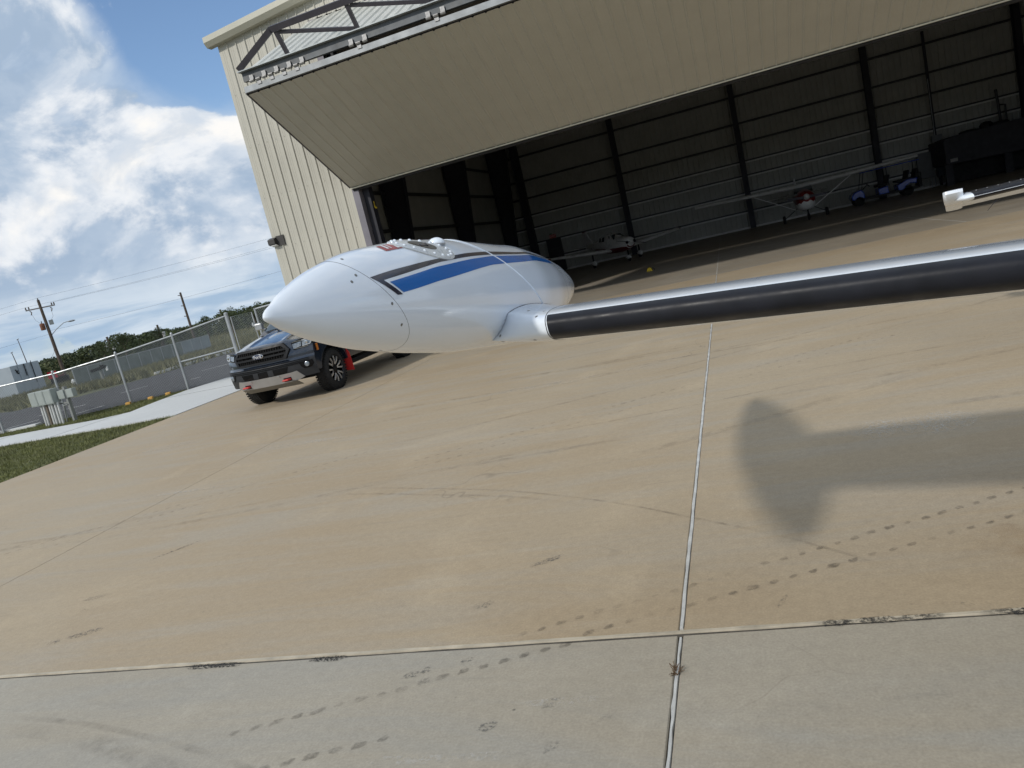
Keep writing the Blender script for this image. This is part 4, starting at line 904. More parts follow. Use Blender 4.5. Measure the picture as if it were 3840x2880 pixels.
# wheels
def make_wheel():
    mb = MB(); mb.lathe((-.135, 0, 0), (1, 0, 0), [(0, .27), (.01, .33), (.03, .372), (.055, .388), (.135, .392), (.215, .388), (.24, .372), (.26, .33), (.27, .27), (.262, .262), (.20, .255), (.06, .255), (.008, .262)], 48)
    t_ = obj('wheel', mb, tyre, truck, True, sharp=40)
    tr = MB()
    for k in range(44):
        a = 2*math.pi*k/44
        for xx, da in ((-.10, 0), (-.05, .07), (.0, 0), (.05, .07), (.10, 0)):
            c = (xx, .391*math.cos(a+da), .391*math.sin(a+da)); tr.box(c, (.038, .034, .012), m=Matrix.Rotation(a+da-math.pi/2, 3, 'X'))
    tag(obj('tread_blocks', tr, tyre, t_), kind='stuff')
    mb = MB(); mb.lathe((.02, 0, 0), (1, 0, 0), [(0, .25), (.02, .25), (.035, .22), (.03, .10), (.03, .01)], 40); rim = obj('rim', mb, blkg, t_, True, sharp=40)
    mb = MB(); mb.lathe((.10, 0, 0), (1, 0, 0), [(0, .258), (.016, .262), (.022, .250), (.01, .240), (0, .240)], 48); obj('rim_lip', mb, gry, t_, True, sharp=40)
    return t_
w0 = make_wheel()
sp = MB()
for k in range(6):
    for da in (-.17, .17):
        a = 2*math.pi*k/6+.2; d1 = Vector((0, math.cos(a+da*.55), math.sin(a+da*.55))); d2 = Vector((0, math.cos(a+da*1.35), math.sin(a+da*1.35))); d3 = Vector((0, math.cos(a+da*1.5), math.sin(a+da*1.5)))
        sp.bar(d1*.085+Vector((.085, 0, 0)), d2*.17+Vector((.115, 0, 0)), .028, .03, (1, 0, 0)); sp.bar(d2*.165+Vector((.115, 0, 0)), d3*.245+Vector((.108, 0, 0)), .032, .026, (1, 0, 0))
obj('spokes', sp, M('machined_alloy', (.55, .54, .52), .35, .7, .08, 9), w0, bevel=.004)
mb = MB(); mb.lathe((.06, 0, 0), (1, 0, 0), [(0, .10), (.035, .09), (.045, .05), (.05, .04), (.05, .002)], 20); obj('hub', mb, blk, w0, True, sharp=40)
w0.location = (.80, 0, .388)
for x, y, rz in ((-.80, 0, math.pi), (.80, 3.22, 0), (-.80, 3.22, math.pi)):
    w = copy_tree(w0, truck); w.location = (x, y, .388); w.rotation_euler = (0, 0, rz)

# ================================================================== FENCE, GATE, METER RACK
fp = M('fence_galvanised', (.42, .44, .45), .45, .6, .15, 4); wire = M('fence_wire', (.24, .26, .27), .5, .5, .1, 4)
FP = [(-21.77, 16.76, 1.42), (-19.8, 17.33, 1.42), (-17.86, 17.89, 1.54), (-16.37, 18.68, 1.71), (-14.88, 19.47, 1.92)]
fence = thing('chain_link_fence', 'galvanised chain-link fence running between the sidewalk and the parking lot', 'fence', (FP[0][0], FP[0][1], 0))
def fabric(a, b, za0, zb0, za1, zb1, name, parent, cell=.065, r=.0042):
    """woven wire: crossing diagonals between bottom (z0) and top (z1), kinked at every crossing"""
    a, b = Vector((*a, 0)), Vector((*b, 0)); L = (b-a).length; d = (b-a)/L; nrm = Vector((-d.y, d.x, 0)); mb = MB(); H = max(za1-za0, zb1-zb0)
    zt = lambda s: za1+(zb1-za1)*s/L; zb_ = lambda s: za0+(zb0-za0)*s/L
    for sg in (1, -1):
        s0 = -H
        while s0 < L+H:
            p = []; 
            for k in range(0, 3):
                h = H*k/2; s = s0+sg*h
                p.append((s, h))
            # clip to [0, L]
            (sa, ha), (sb, hb) = p[0], p[-1]
            t0, t1 = 0., 1.
            for lim, sgn in ((0, 1), (L, -1)):
                fa, fb = sgn*(sa-lim), sgn*(sb-lim)
                if fa < 0 and fb < 0: t0, t1 = 1, 0; break
                if fa < 0: t0 = max(t0, fa/(fa-fb))
                elif fb < 0: t1 = min(t1, fa/(fa-fb))
            if t1-t0 > .02:
                q = []
                for t in (t0, t1):
                    s = sa+(sb-sa)*t; h = (ha+(hb-ha)*t)/H; q.append(a+d*s+nrm*(.004*sg)+Vector((0, 0, zb_(s)+(zt(s)-zb_(s))*h)))
                mb.tube(q[0], q[1], r, n=3, cap=False)
            s0 += cell
    o = obj(name, mb, wire, parent); tag(o, kind='stuff'); return o
ext = (-30.5, 14.6, 1.40)
pts = [ext, (-27.5, 15.3, 1.40), (-24.6, 16.0, 1.40)]+FP
for i, (x, y, h) in enumerate(pts):
    big = i == len(pts)-1; r_ = .058 if big else .034; mb = MB(); mb.tube((x, y, -.1), (x, y, h+.03), r_, n=12); mb.lathe((x, y, h+.03), (0, 0, 1), [(0, r_*1.12), (.02, r_*1.1), (.05, r_*.5), (.06, .002)], 12); obj('gate_post' if big else 'post', mb, fp, fence, True)
    if i:
        px_, py_, ph_ = pts[i-1]; mb = MB(); mb.tube((px_, py_, ph_-.02), (x, y, h-.02), .024, n=8); obj('top_rail', mb, fp, fence, True)
        fabric((px_, py_), (x, y), .03, .03, ph_-.03, h-.03, 'chain_link_fabric', fence)
a, b = FP[3], FP[4]; mb = MB(); mb.tube((a[0], a[1], .86), (b[0], b[1], .90), .024, n=8); obj('mid_rail', mb, fp, fence, True)
gate = thing('chain_link_gate', 'narrow chain-link gate hung on the thick fence post', 'gate', (-14.8, 19.5, 0))
g0_, g1_ = (-14.78, 19.52), (-14.22, 19.82); mb = MB()
mb.path([(*g0_, .08), (*g0_, 1.83), (*g1_, 1.83), (*g1_, .08), (*g0_, .08)], .02, 8); obj('gate_frame', mb, fp, gate, True)
fabric(g0_, g1_, .1, .1, 1.81, 1.81, 'chain_link_fabric', gate)
mb = MB(); mb.box((-14.25, 19.78, 1.45), (.05, .05, .12)); mb.tube((-14.3, 19.76, 1.45), (-14.1, 19.86, 1.45), .012); obj('gate_latch', mb, fp, gate)
f2 = thing('fence_section', 'short chain-link fence section between the gate and the hangar corner', 'fence', (-14.12, 19.88, 0))
for x, y in ((-14.12, 19.88), (-13.02, 20.3)): mb = MB(); mb.tube((x, y, -.1), (x, y, 1.93), .034, n=10); obj('post', mb, fp, f2, True)
mb = MB(); mb.tube((-14.12, 19.88, 1.9), (-13.02, 20.3, 1.95), .024); obj('top_rail', mb, fp, f2, True); fabric((-14.12, 19.88), (-13.02, 20.3), .03, .03, 1.88, 1.9, 'chain_link_fabric', f2)

boxm = M('meter_box_grey', (.30, .33, .31), .5, .1, .1, 4, dirt=.1); pvc = M('conduit_pvc', (.52, .53, .52), .5, 0, .12, 5); pvcd = M('conduit_brown', (.16, .13, .10), .6, 0, .2, 5); post_ = M('rack_post', (.24, .25, .24), .6, .3, .15, 4)
rack = thing('meter_rack', 'utility rack of three grey boxes on many white conduits by the fence', 'meter rack', (-19.4, 16.5, 0))
ra = Vector((-19.63, 16.49, 0)); rb = Vector((-18.33, 16.25, 0)); rd = (rb-ra).normalized(); rn = Vector((rd.y, -rd.x, 0)); rang = math.atan2(rd.y, rd.x)
for p in (ra, rb):
    mb = MB(); mb.box(p+Vector((0, 0, .5)), (.09, .09, 1.02 if p is rb else .95), rang); obj('rack_post', mb, post_, rack)
for z in (.92, .55): mb = MB(); mb.bar(ra+Vector((0, 0, z)), rb+Vector((0, 0, z)), .03, .045); obj('rack_rail', mb, post_, rack)
for i in range(3):
    p = ra+rd*(.08+.37*i)+rn*.12+Vector((0, 0, .82)); mb = MB(); mb.box(p, (.355, .24, .42), rang); bx = obj('meter_box', mb, boxm, rack, bevel=.012)
    mb = MB(); mb.box(p+rn*.123, (.31, .008, .37), rang); obj('box_door', mb, boxm, bx, bevel=.004)
p = ra+rd*1.18+rn*.02+Vector((0, 0, .80)); mb = MB(); mb.box(p, (.30, .14, .24), rang); obj('switch_box', mb, boxm, rack, bevel=.01)
p = rb+rd*.20-rn*.02+Vector((0, 0, .80)); mb = MB(); mb.box(p, (.30, .14, .24), rang); obj('switch_box', mb, boxm, rack, bevel=.01)
for i, s in enumerate((.10, .22, .36, .50, .62, .78, .92)):
    p = ra+rd*(s+.02)+rn*.12; q = p+rd*.04; mb = MB(); mb.tube((p.x, p.y, -.05), (q.x, q.y, .63), .036, n=12); obj('conduit', mb, pvcd if i == 2 else pvc, rack, True)
mb = MB(); mb.path([rb+rn*.06+Vector((0, 0, .5)), rb-rd*.2+rn*.06+Vector((0, 0, .48)), rb-rd*.3+rn*.06+Vector((0, 0, .0))], .02); obj('conduit', mb, post_, rack, True)

# ================================================================== FAR OBJECTS BEYOND THE ROAD
Z = -.45
wood = M('pole_wood', (.085, .065, .05), .9, 0, .35, 3, bump=.4, bscale=14); insul = M('insulator', (.10, .085, .08), .4)
def catenary(a, b, sag, r, n=24):
    a, b = Vector(a), Vector(b); mb = MB(); mb.path([a+(b-a)*t-Vector((0, 0, sag*4*t*(1-t))) for t in np.linspace(0, 1, n)], r, 4); return mb
px, py = -61.62, 55.16
pole = thing('utility_pole', 'tall wooden utility pole with crossarm, transformer and street light arm', 'utility pole', (px, py, Z))
lean = Vector((-.10, .03, 0)); P = lambda z: Vector((px, py, Z+z))+lean*z*.35
mb = MB(); mb.path([P(0), P(4), P(8.2)], [.17, .15, .12], 12); obj('pole', mb, wood, pole, True)
cr = Vector((.72, .69, 0)); mb = MB(); mb.bar(P(7.45)-cr*1.25, P(7.45)+cr*1.2, .09, .11); obj('crossarm', mb, M('weathered_arm', (.22, .21, .2), .8), pole)
for s in (-1.2, -.95, .95, 1.15):
    mb = MB(); p = P(7.5)+cr*s; mb.lathe(p, (0, 0, 1), [(0, .04), (.1, .07), (.16, .05), (.2, .06), (.26, .02)], 8); obj('insulator', mb, insul, pole)
for s in (-.95, .75):
    mb = MB(); p = P(7.35)+cr*s; mb.path([p, p+cr*.12+Vector((0, 0, -.15)), p+cr*.02+Vector((0, 0, -.4))], .05, 6); obj('fuse_cutout', mb, insul, pole)
p = P(8.2); mb = MB(); mb.lathe(p, (0, 0, 1), [(0, .05), (.12, .06), (.2, .02)], 8); obj('insulator', mb, insul, pole)
p = P(5.7)-cr*.38; mb = MB(); mb.lathe(p-Vector((0, 0, .33)), (0, 0, 1), [(0, .2), (.04, .22), (.58, .22), (.64, .16), (.66, .02)], 14); tr_ = obj('transformer', mb, M('rusty_tank', (.20, .085, .05), .7, .2, .35, 3), pole, True, sharp=40)
mb = MB(); mb.tube(p+Vector((0, 0, .3)), p+Vector((.05, 0, .55)), .05, .03); obj('bushing', mb, insul, tr_)
p = P(5.95)+cr*.42; mb = MB(); mb.box(p, (.35, .35, .45), .8); obj('capacitor', mb, M('faded_grey', (.25, .27, .27), .7), pole)
a = P(4.7); mb = MB(); mb.path([a, a+cr*.6+Vector((0, 0, .5)), a+cr*1.35+Vector((0, 0, .95)), a+cr*1.75+Vector((0, 0, 1.0))], .035, 8); arm = obj('light_arm', mb, galv, pole, True)
q = a+cr*1.75+Vector((0, 0, 1.0)); mb = MB(); mb.loft([[q+cr*t+Vector((-cr.y, cr.x, 0))*w*math.cos(k*.785)+Vector((0, 0, h*math.sin(k*.785)-.02)) for k in range(8)] for t, w, h in ((-.05, .05, .05), (.15, .12, .09), (.45, .14, .09), (.62, .05, .03))]); obj('lamp_head', mb, galv, arm, True)
mb = MB(); mb.path([P(7.2)+cr*-.9, P(6.6)+cr*-.75+Vector((0, 0, -.2)), P(6.0)+cr*-.4], .012, 4); obj('drop_wire', mb, insul, pole)
mb = MB(); mb.path([P(7.2)+cr*.75, P(6.5)+cr*.75, P(6.1)+cr*.45], .012, 4); obj('drop_wire', mb, insul, pole)
mb = MB(); mb.path([P(4.6), P(3.2)+Vector((-.15, -.1, 0)), P(2.6)+Vector((-.5, -.4, 0)), P(2.35)+Vector((-1.5, -1.1, 0))], .014, 4); obj('drop_wire', mb, insul, pole)
wm_ = M('wire_black', (.05, .055, .06), .6)
wires = [('top power line wire above the utility pole', P(8.4), Vector((-24, 71, 9.6)), .35, .0065), ('power line wire carried on the crossarm end nearer the hangar', P(7.75)+cr*1.15, Vector((-23.2, 71.8, 8.7)), .4, .007), ('power line wire carried on the crossarm far end', P(7.75)-cr*1.2, Vector((-26, 70.2, 8.7)), .4, .0065), ('low cable crossing the sky below the street light arm', P(5.2), Vector((-24, 71, 6.6)), .5, .007)]
for l, a, b, sag, r in wires: o = obj('power_line', catenary(a, b, sag, r), wm_); tag(o, l, 'power line')
for l, a, b in [('top power line wire running off behind the white container', P(8.4), (-130, 38, 7.6)), ('lower power line wire running off behind the white container', P(7.75)-cr*1.2, (-131, 37, 6.9)), ('low cable running off behind the white container', P(4.9), (-130, 38, 4.6))]:
    o = obj('power_line', catenary(a, b, .8, .0065), wm_); tag(o, l, 'power line')
def far_pole(az, d, htop, label, can=True):
    x, y = math.sin(R(az))*d, math.cos(R(az))*d; z1 = 1.7+htop*d; t_ = thing('utility_pole', label, 'utility pole', (x, y, Z), group='poles along the field')
    mb = MB(); mb.path([(x, y, Z), (x-.05*d/100, y, z1)], [.0019*d*.9, .0013*d*.9], 8); obj('pole', mb, wood, t_, True); s = d/100
    for k in range(3 if not can else 2):
        mb = MB(); z = z1-.4*s-1.3*s*k; mb.bar((x-.35*s, y-.2*s, z+.1*s), (x, y, z), .09*s, .09*s); obj('bracket', mb, insul, t_)
    if can:
        for e in (-1, 1): mb = MB(); mb.lathe((x+e*.38*s, y+e*.15*s, Z+(z1-Z)*.42), (0, 0, 1), [(0, .2*s), (.7*s, .2*s), (.75*s, .02)], 10); obj('transformer', mb, M('white_can', (.5, .5, .5), .5), t_, True)
far_pole(-39.85, 95, .0481, 'tall bare wooden pole behind the far fence panel', False)
far_pole(-45.1, 170, .0158, 'far pole with two white transformers before the dark trees')
far_pole(-41.9, 170, .0163, 'far pole with white transformers left of the tall bare pole')
far_pole(-37.65, 170, .0173, 'far pole with white transformers beside the thick gate post')

# containers and bits at the field's edge
def container(c, d, h, rz, mat, name, label, ridges=True):
    t_ = thing(name, label, 'container', (c[0], c[1], Z)); m = Matrix.Rotation(rz, 3, 'Z'); mb = MB(); mb.box((c[0], c[1], Z+h/2), (d[0], d[1], h), rz); b_ = obj('shell', mb, mat, t_, bevel=.02); return t_, m
whc = M('white_container_paint', (.78, .79, .78), .5, 0, .08, .6, dirt=.25); blc = M('blue_grey_container', (.36, .41, .45), .5, .1, .08, .8, dirt=.2)
wl, m = container((-68.5, 52.5), (10.6, 2.4), 2.74, 0.0, whc, 'white_container', 'long white storage container with streaked side')
for k in range(18):
    u = -5.0+10.0*k/17; mb = MB(); p = m @ Vector((u, -1.21, 0)); mb.box((p.x-68.5, p.y+52.5, Z+1.37), (.16, .04, 2.5)); obj('side_rib', mb, whc, wl)
gc = thing('grey_container', 'blue-grey storage container end with black fittings beside the utility pole', 'container', (-61.3, 51.2, Z)); a = Vector((-60.9, 49.4, 0)); b = Vector((-61.7, 52.95, 0)); dd = (b-a).normalized(); nn = Vector((-dd.y, dd.x, 0))
mb = MB(); c = (a+b)/2+nn*1.1; rz = math.atan2(dd.y, dd.x); mb.box((c.x, c.y, Z+1.38), ((b-a).length, 2.2, 2.76), rz); obj('shell', mb, blc, gc, bevel=.02)
for s in (.9, 1.85, 2.7): mb = MB(); p = a+dd*s-nn*.02; mb.bar((p.x, p.y, Z+.1), (p.x, p.y, Z+2.7), .03, .05, (1, 0, 0)); obj('door_bar', mb, blc, gc)
for s, z0, z1, w in ((1.65, 1.65, 2.75, .07), (2.6, .9, 2.9, .06)): mb = MB(); p = a+dd*s-nn*.06; mb.tube((p.x, p.y, Z+z0), (p.x, p.y, Z+z1), w/2); obj('cable_drop', mb, blk, gc)
mb = MB()
for i in range(10): p = a+dd*(.45+random.uniform(0, .42))-nn*.03; mb.box((p.x, p.y, Z+2.0+random.uniform(0, .36)), (.12, .03, .1), rz)
obj('black_lettering', mb, blk, gc)
for s, h, l in ((2.6, 4.4, 'thin antenna mast standing on the grey container'), (1.35, 3.35, 'short antenna mast behind the grey container roof')):
    t_ = thing('antenna_mast', l, 'antenna', (*((a+dd*s)[:2]), Z+2.76)); p = a+dd*s+nn*.3; mb = MB(); mb.path([(p.x, p.y, Z+2.7), (p.x-.15, p.y, Z+h+.6)], [.045, .03], 6); obj('mast', mb, insul, t_)
    mb = MB(); mb.bar((p.x-.25, p.y, Z+h+.55), (p.x+.0, p.y, Z+h+.6), .05, .05); obj('head', mb, insul, t_)
rs = thing('red_sign', 'bright red square sign beside the grey container', 'sign', (-61.5, 54.1, Z)); mb = MB(); mb.box((-61.0, 53.3, Z+1.15), (.75, .05, .65), .55); obj('sign_face', mb, M('sign_red', (.70, .02, .04), .5), rs); mb = MB(); mb.tube((-61.32, 53.65, Z), (-61.32, 53.65, Z+.9), .04); obj('sign_post', mb, insul, rs)
mc = thing('skid_machine', 'small dark machine standing behind the red sign', 'machine', (-61.6, 54.6, Z)); mb = MB(); mb.box((-61.6, 54.5, Z+.45), (1.5, 1.0, .8), .75); obj('housing', mb, blk, mc, bevel=.05); mb = MB(); mb.box((-61.55, 54.4, Z+.9), (.9, .7, .2), .75); obj('engine_cover', mb, M('dull_red', (.14, .02, .02), .6), mc, bevel=.03); mb = MB(); mb.lathe((-61.2, 54.0, Z+.25), (.7, -.7, 0), [(0, .25), (.2, .25)], 14); obj('wheel', mb, tyre, mc)
for x, y, l in [(-51.73, 46.82, 'small white hydrant, the one nearer the utility pole'), (-52.0, 47.6, 'small white hydrant, the one farther from the utility pole')]:
    h_ = thing('hydrant', l, 'hydrant', (x, y, Z), group='hydrants in the grass'); mb = MB(); mb.lathe((x, y, Z), (0, 0, 1), [(0, .14), (.05, .14), (.06, .09), (.42, .09), (.45, .13), (.52, .10), (.58, .03), (.6, .002)], 12); obj('barrel', mb, whc, h_, True, sharp=40); mb = MB(); mb.tube((x-.17, y, Z+.36), (x+.17, y, Z+.36), .05); obj('outlet', mb, whc, h_)
vx, vy = -43.46, 41.83; vl = thing('valve_stand', 'grey pipe stand with black valve head in the grass', 'valve stand', (vx, vy, Z)); mb = MB(); mb.path([(vx, vy, Z), (vx-.06, vy, Z+.85)], .1, 8); obj('stand_pipe', mb, post_, vl, True); mb = MB(); mb.bar((vx-.5, vy-.4, Z+1.0), (vx+.3, vy+.3, Z+1.12), .22, .22); mb.box((vx+.1, vy+.1, Z+1.18), (.3, .3, .22), .7); obj('valve_head', mb, blk, vl, bevel=.03); mb = MB(); mb.box((vx+.32, vy+.25, Z+.95), (.12, .12, .3)); obj('white_cap', mb, whc, vl)
# low far fence: posts, rails and slatted infill
ff = thing('far_fence', 'low grey fence far across the grass, with a pale solid panel at its end', 'fence', (-47, 50, Z)); fa, fb = Vector((-46.5, 42.3, 0)), Vector((-48.7, 60.27, 0)); fm = M('fence_screen', (.19, .215, .20), .8, .1, .2, 1.5); fm2 = M('fence_screen_pale', (.27, .31, .33), .7, .1, .1, 1.5)
for k in range(13):
    p = fa+(fb-fa)*k/12; mb = MB(); mb.tube((p.x, p.y, Z), (p.x, p.y, Z+1.4), .035); obj('post', mb, fp, ff)
    if k < 12:
        q = fa+(fb-fa)*(k+1)/12; mb = MB(); mb.bar((p.x, p.y, Z+.72), (q.x, q.y, Z+.72), .012, 1.3); obj('screen_panel', mb, fm2 if k > 8 else fm, ff); mb = MB(); mb.tube((p.x, p.y, Z+1.4), (q.x, q.y, Z+1.4), .025, n=6); obj('rail', mb, fp, ff)
for i, (x, y, L) in enumerate([(-49.5, 52.6, 1.6), (-47.5, 47.5, 1.3)]):
    wheel_stop((x, y), (x+.15, y+L), Z, ws, ['pale concrete kerb block near the far fence, longer one', 'pale concrete kerb block near the far fence, shorter one'][i], 'kerb blocks by the far fence', 'kerb_block')

# ================================================================== TREES
leafm = []
for i, c in enumerate([(.030, .045, .018), (.042, .060, .022), (.058, .078, .026), (.085, .095, .035)]): leafm.append(M('foliage_tone_%s' % 'abcd'[i], c, .8, 0, .4, .4))
def leaves(V, F, c, r, n, s, flat=.8):
    d = rng.normal(size=(n, 3)); d /= np.linalg.norm(d, axis=1)[:, None]; q = c+d*r*(.55+.45*rng.random((n, 1))**.5)*np.array([1, 1, flat])
    a = rng.normal(size=(n, 3)); a /= np.linalg.norm(a, axis=1)[:, None]; b = np.cross(a, d+rng.normal(0, .4, (n, 3))); b /= np.linalg.norm(b, axis=1)[:, None]; z = s*(.6+.8*rng.random((n, 1)))
    o = len(V); V.extend(np.stack([q-a*z, q+b*z*.6, q+a*z, q-b*z*.6], 1).reshape(-1, 3).tolist()); F.extend((np.arange(4*n).reshape(-1, 4)+o).tolist())
WOODTOP = ip([-56, -50, -49.3, -47.4, -45.8, -44.6, -44, -43.2, -42.3, -41.5, -40.7, -39.5, -38.5, -37.6, -36.9, -35.4, -33, -28], [.25, .30, .37, .5, .75, .9, .86, .6, .66, .55, .40, .42, .55, .85, .78, .75, .8, .7])
VV = [([], []) for _ in range(4)]; 
for k in range(460):
    az = rng.uniform(-56, -27); dist = rng.uniform(150, 240); top = 1.7+dist*math.tan(R(WOODTOP(az)))*rng.uniform(.72, 1.04); rr = rng.uniform(.9, 1.9)*dist/190; V, F = VV[int(rng.integers(0, 3)) if rng.random() < .9 else 3]
    x, y = math.sin(R(az))*dist, math.cos(R(az))*dist; zz = top-rr*.7
    while zz > Z-.2:
        leaves(V, F, np.array([x+rng.normal(0, .5), y+rng.normal(0, .5), zz]), rr*rng.uniform(.8, 1.15), 62, .26*dist/190, .75); zz -= rr*1.15
for (V, F), m_ in zip(VV, leafm):
    me = bpy.data.meshes.new('woodland'); me.from_pydata(V, [], F); me.materials.append(m_); o = bpy.data.objects.new('woodland', me); COL.objects.link(o)
    if m_ is leafm[0]: root_w = o; tag(o, 'far dark green woodland along the edge of the field', 'woodland', None, 'stuff')
    else: o.parent = root_w; tag(o, kind='stuff')
def tree(az, dist, el, label, rr, name='broadleaf_tree'):
    x, y = math.sin(R(az))*dist, math.cos(R(az))*dist; top = 1.7+dist*math.tan(R(el)); t_ = thing(name, label, 'tree', (x, y, Z), world=True); H = top-Z
    mb = MB(); mb.path([(x, y, Z), (x+.1, y, Z+H*.45), (x+.2, y, Z+H*.75)], [.03*H, .02*H, .008*H], 8)
    for k in range(5): a = k*1.3; mb.path([(x+.1, y, Z+H*.4), (x+.25*H*math.cos(a), y+.25*H*math.sin(a), Z+H*.7)], [.012*H, .004*H], 6)
    obj('trunk', mb, wood, t_, True); V, F = [], []
    for k in range(16): a = rng.uniform(0, 6.28); q = rng.uniform(0, .33)*H; leaves(V, F, np.array([x+math.cos(a)*q, y+math.sin(a)*q, Z+H*rng.uniform(.45, .88)]), rr*H*rng.uniform(.1, .18), 90, .022*H)
    m2_ = MB(); m2_.v = [tuple(np.array(v)) for v in V]; m2_.f = [tuple(q) for q in F]; obj('crown', m2_, leafm[int(rng.integers(0, 3))], t_)
tree(-44.3, 142, 1.02, 'rounded dark tree standing tallest in the woodland behind the fence', 1.25); tree(-42.0, 140, .78, 'broad green tree left of the tall bare pole', 1.2); tree(-45.6, 145, .8, 'dark tree at the left shoulder of the woodland', 1.2); tree(-35.6, 120, 1.15, 'tall bushy tree behind the gate next to the hangar', 1.3); tree(-38.9, 135, .9, 'ragged tree just left of the thick gate post', .9); tree(-37.2, 130, 1.1, 'spiky palm-like tree above the gate', .8)

# ================================================================== INSIDE THE HANGAR
pw = M('parked_plane_white', (.82, .82, .80), .3, 0, .05, 2, coat=.3); pr_ = M('parked_plane_red', (.20, .014, .014), .3, 0, .1, 2, coat=.3); pdk = M('parked_plane_maroon', (.14, .014, .018), .35, 0, .1, 2)
def local(root, name, mb, mat, smooth=True, parent=None, sharp=40, bevel=0): return obj(name, mb, mat, parent or root, smooth, bevel, sharp=sharp)
def ell(sts, n=20, x0=0, bottom=None):
    mb = MB(); mb.loft([[(x0+w*math.cos(2*math.pi*k/n), y, zc+h*math.sin(2*math.pi*k/n)) for k in range(n)] for y, w, h, zc in sts]); return mb
def slab_wing(x0, x1, y0, c0, y1, c1, z0, z1, t0, t1):
    mb = MB(); sec = lambda x, y, c, z, t: [(x, y+c*q, z+t*s) for q, s in ((0, 0), (.03, .35), (.12, .8), (.3, 1), (.6, .7), (1, .03), (1, -.03), (.6, -.4), (.3, -.6), (.1, -.5), (.02, -.25))]
    mb.loft([sec(x0, y0, c0, z0, t0), sec(x1, y1, c1, z1, t1)]); return mb
# low-wing single, nose (-Y local) turned to the door
lw = thing('low_wing_plane', 'small white low-wing plane with maroon belly parked by the exit door', 'plane', (-5.75, 40.0, 0), math.atan2(.535, .845), world=False)
local(lw, 'fuselage', ell([(-1.95, .12, .14, .95), (-1.85, .28, .27, .95), (-1.4, .40, .33, .93), (-.8, .46, .38, .95), (.2, .48, .42, .98), (1.2, .38, .36, 1.0), (2.6, .2, .22, 1.05), (4.0, .06, .1, 1.1)]), pw, sharp=180)
local(lw, 'belly', ell([(-1.90, .20, .12, .83), (-1.4, .36, .22, .79), (-.6, .44, .26, .77), (.6, .44, .26, .78), (1.8, .28, .18, .88), (2.6, .16, .12, .95)]), pdk, sharp=180)
mb = MB(); mb.loft([[(-.42, y, 1.2), (-.30, y+k, z), (0, y+k, z+.04), (.30, y+k, z), (.42, y, 1.2)] for y, z, k in ((-.75, 1.22, 0), (-.25, 1.5, .05), (.3, 1.56, 0), (1.1, 1.45, 0), (1.7, 1.24, 0))]); cab_ = local(lw, 'cabin', mb, pw)
for sg in (-1, 1):
    for y0, y1 in ((-.35, .25), (.33, .75), (.82, 1.15)): mb = MB(); mb.add([(sg*.40, y0, 1.24), (sg*.40, y1, 1.24), (sg*.325, y1-.02, 1.46), (sg*.325, y0+.1, 1.46)], [(0, 1, 2, 3)]); local(lw, 'window', mb, glass, parent=cab_)
    mb = slab_wing(sg*.4, sg*3.75, -.35, 1.35, -.25, 1.2, .68, .98, .13, .09); wg = local(lw, 'wing', mb, pw)
    mb = slab_wing(sg*3.7, sg*3.95, -.22, 1.1, -.1, .8, .985, 1.0, .07, .03); local(lw, 'wing_tip', mb, pr_, parent=wg)
    mb = slab_wing(sg*.05, sg*1.35, 3.35, .6, 3.4, .5, 1.12, 1.14, .04, .03); local(lw, 'stabilator', mb, pw)
    mb = MB(); mb.tube((sg*1.35, .1, .75), (sg*1.35, .1, .25), .045); mb.lathe((sg*1.35-.06, .1, .17), (1, 0, 0), [(0, .12), (.02, .17), (.10, .17), (.12, .12)], 16); gg = local(lw, 'main_gear', mb, tyre)
    local(lw, 'wheel_fairing', ell([(-.22, .03, .05, .24), (-.1, .10, .13, .25), (.12, .10, .12, .25), (.4, .02, .03, .24)], 12, sg*1.35), pw, parent=gg)
    mb = MB(); mb.lathe((sg*.2, -1.93, .97), (0, -1, 0), [(0, .085), (.03, .07), (.031, .001)], 12); local(lw, 'cowl_inlet', mb, blkg)
mb = MB(); mb.add([(-.36, -.70, 1.245), (.36, -.70, 1.245), (.27, -.28, 1.5), (-.27, -.28, 1.5)], [(0, 1, 2, 3)]); local(lw, 'windscreen', mb, glass, parent=cab_)
mb = MB(); mb.prism([(2.9, 1.1), (4.1, 1.1), (4.25, 1.95), (3.85, 1.98)], .05, (.025, 0, 0), (0, 1, 0), (0, 0, 1)); fn_ = local(lw, 'fin', mb, pw, False)
mb = MB(); mb.prism([(3.82, 1.80), (4.25, 1.80), (4.28, 2.0), (3.88, 2.02)], .056, (.028, 0, 0), (0, 1, 0), (0, 0, 1)); local(lw, 'fin_cap', mb, pdk, False, parent=fn_)
mb = MB(); mb.lathe((0, -1.93, .95), (0, -1, 0), [(0, .13), (.12, .10), (.22, .03), (.24, .002)], 14); pp = local(lw, 'propeller', mb, pw); mb = MB(); mb.bar((-.78, -2.0, 1.15), (.78, -2.0, .75), .10, .02); local(lw, 'blade', mb, darksteel, parent=pp)
mb = MB(); mb.tube((0, -1.35, .7), (0, -1.4, .2), .04); mb.lathe((-.05, -1.4, .15), (1, 0, 0), [(0, .11), (.02, .15), (.08, .15), (.1, .11)], 16); ng = local(lw, 'nose_gear', mb, tyre); local(lw, 'wheel_fairing', ell([(-1.62, .03, .04, .21), (-1.48, .09, .11, .22), (-1.25, .08, .10, .22), (-1.02, .02, .03, .22)], 12), pw, parent=ng)
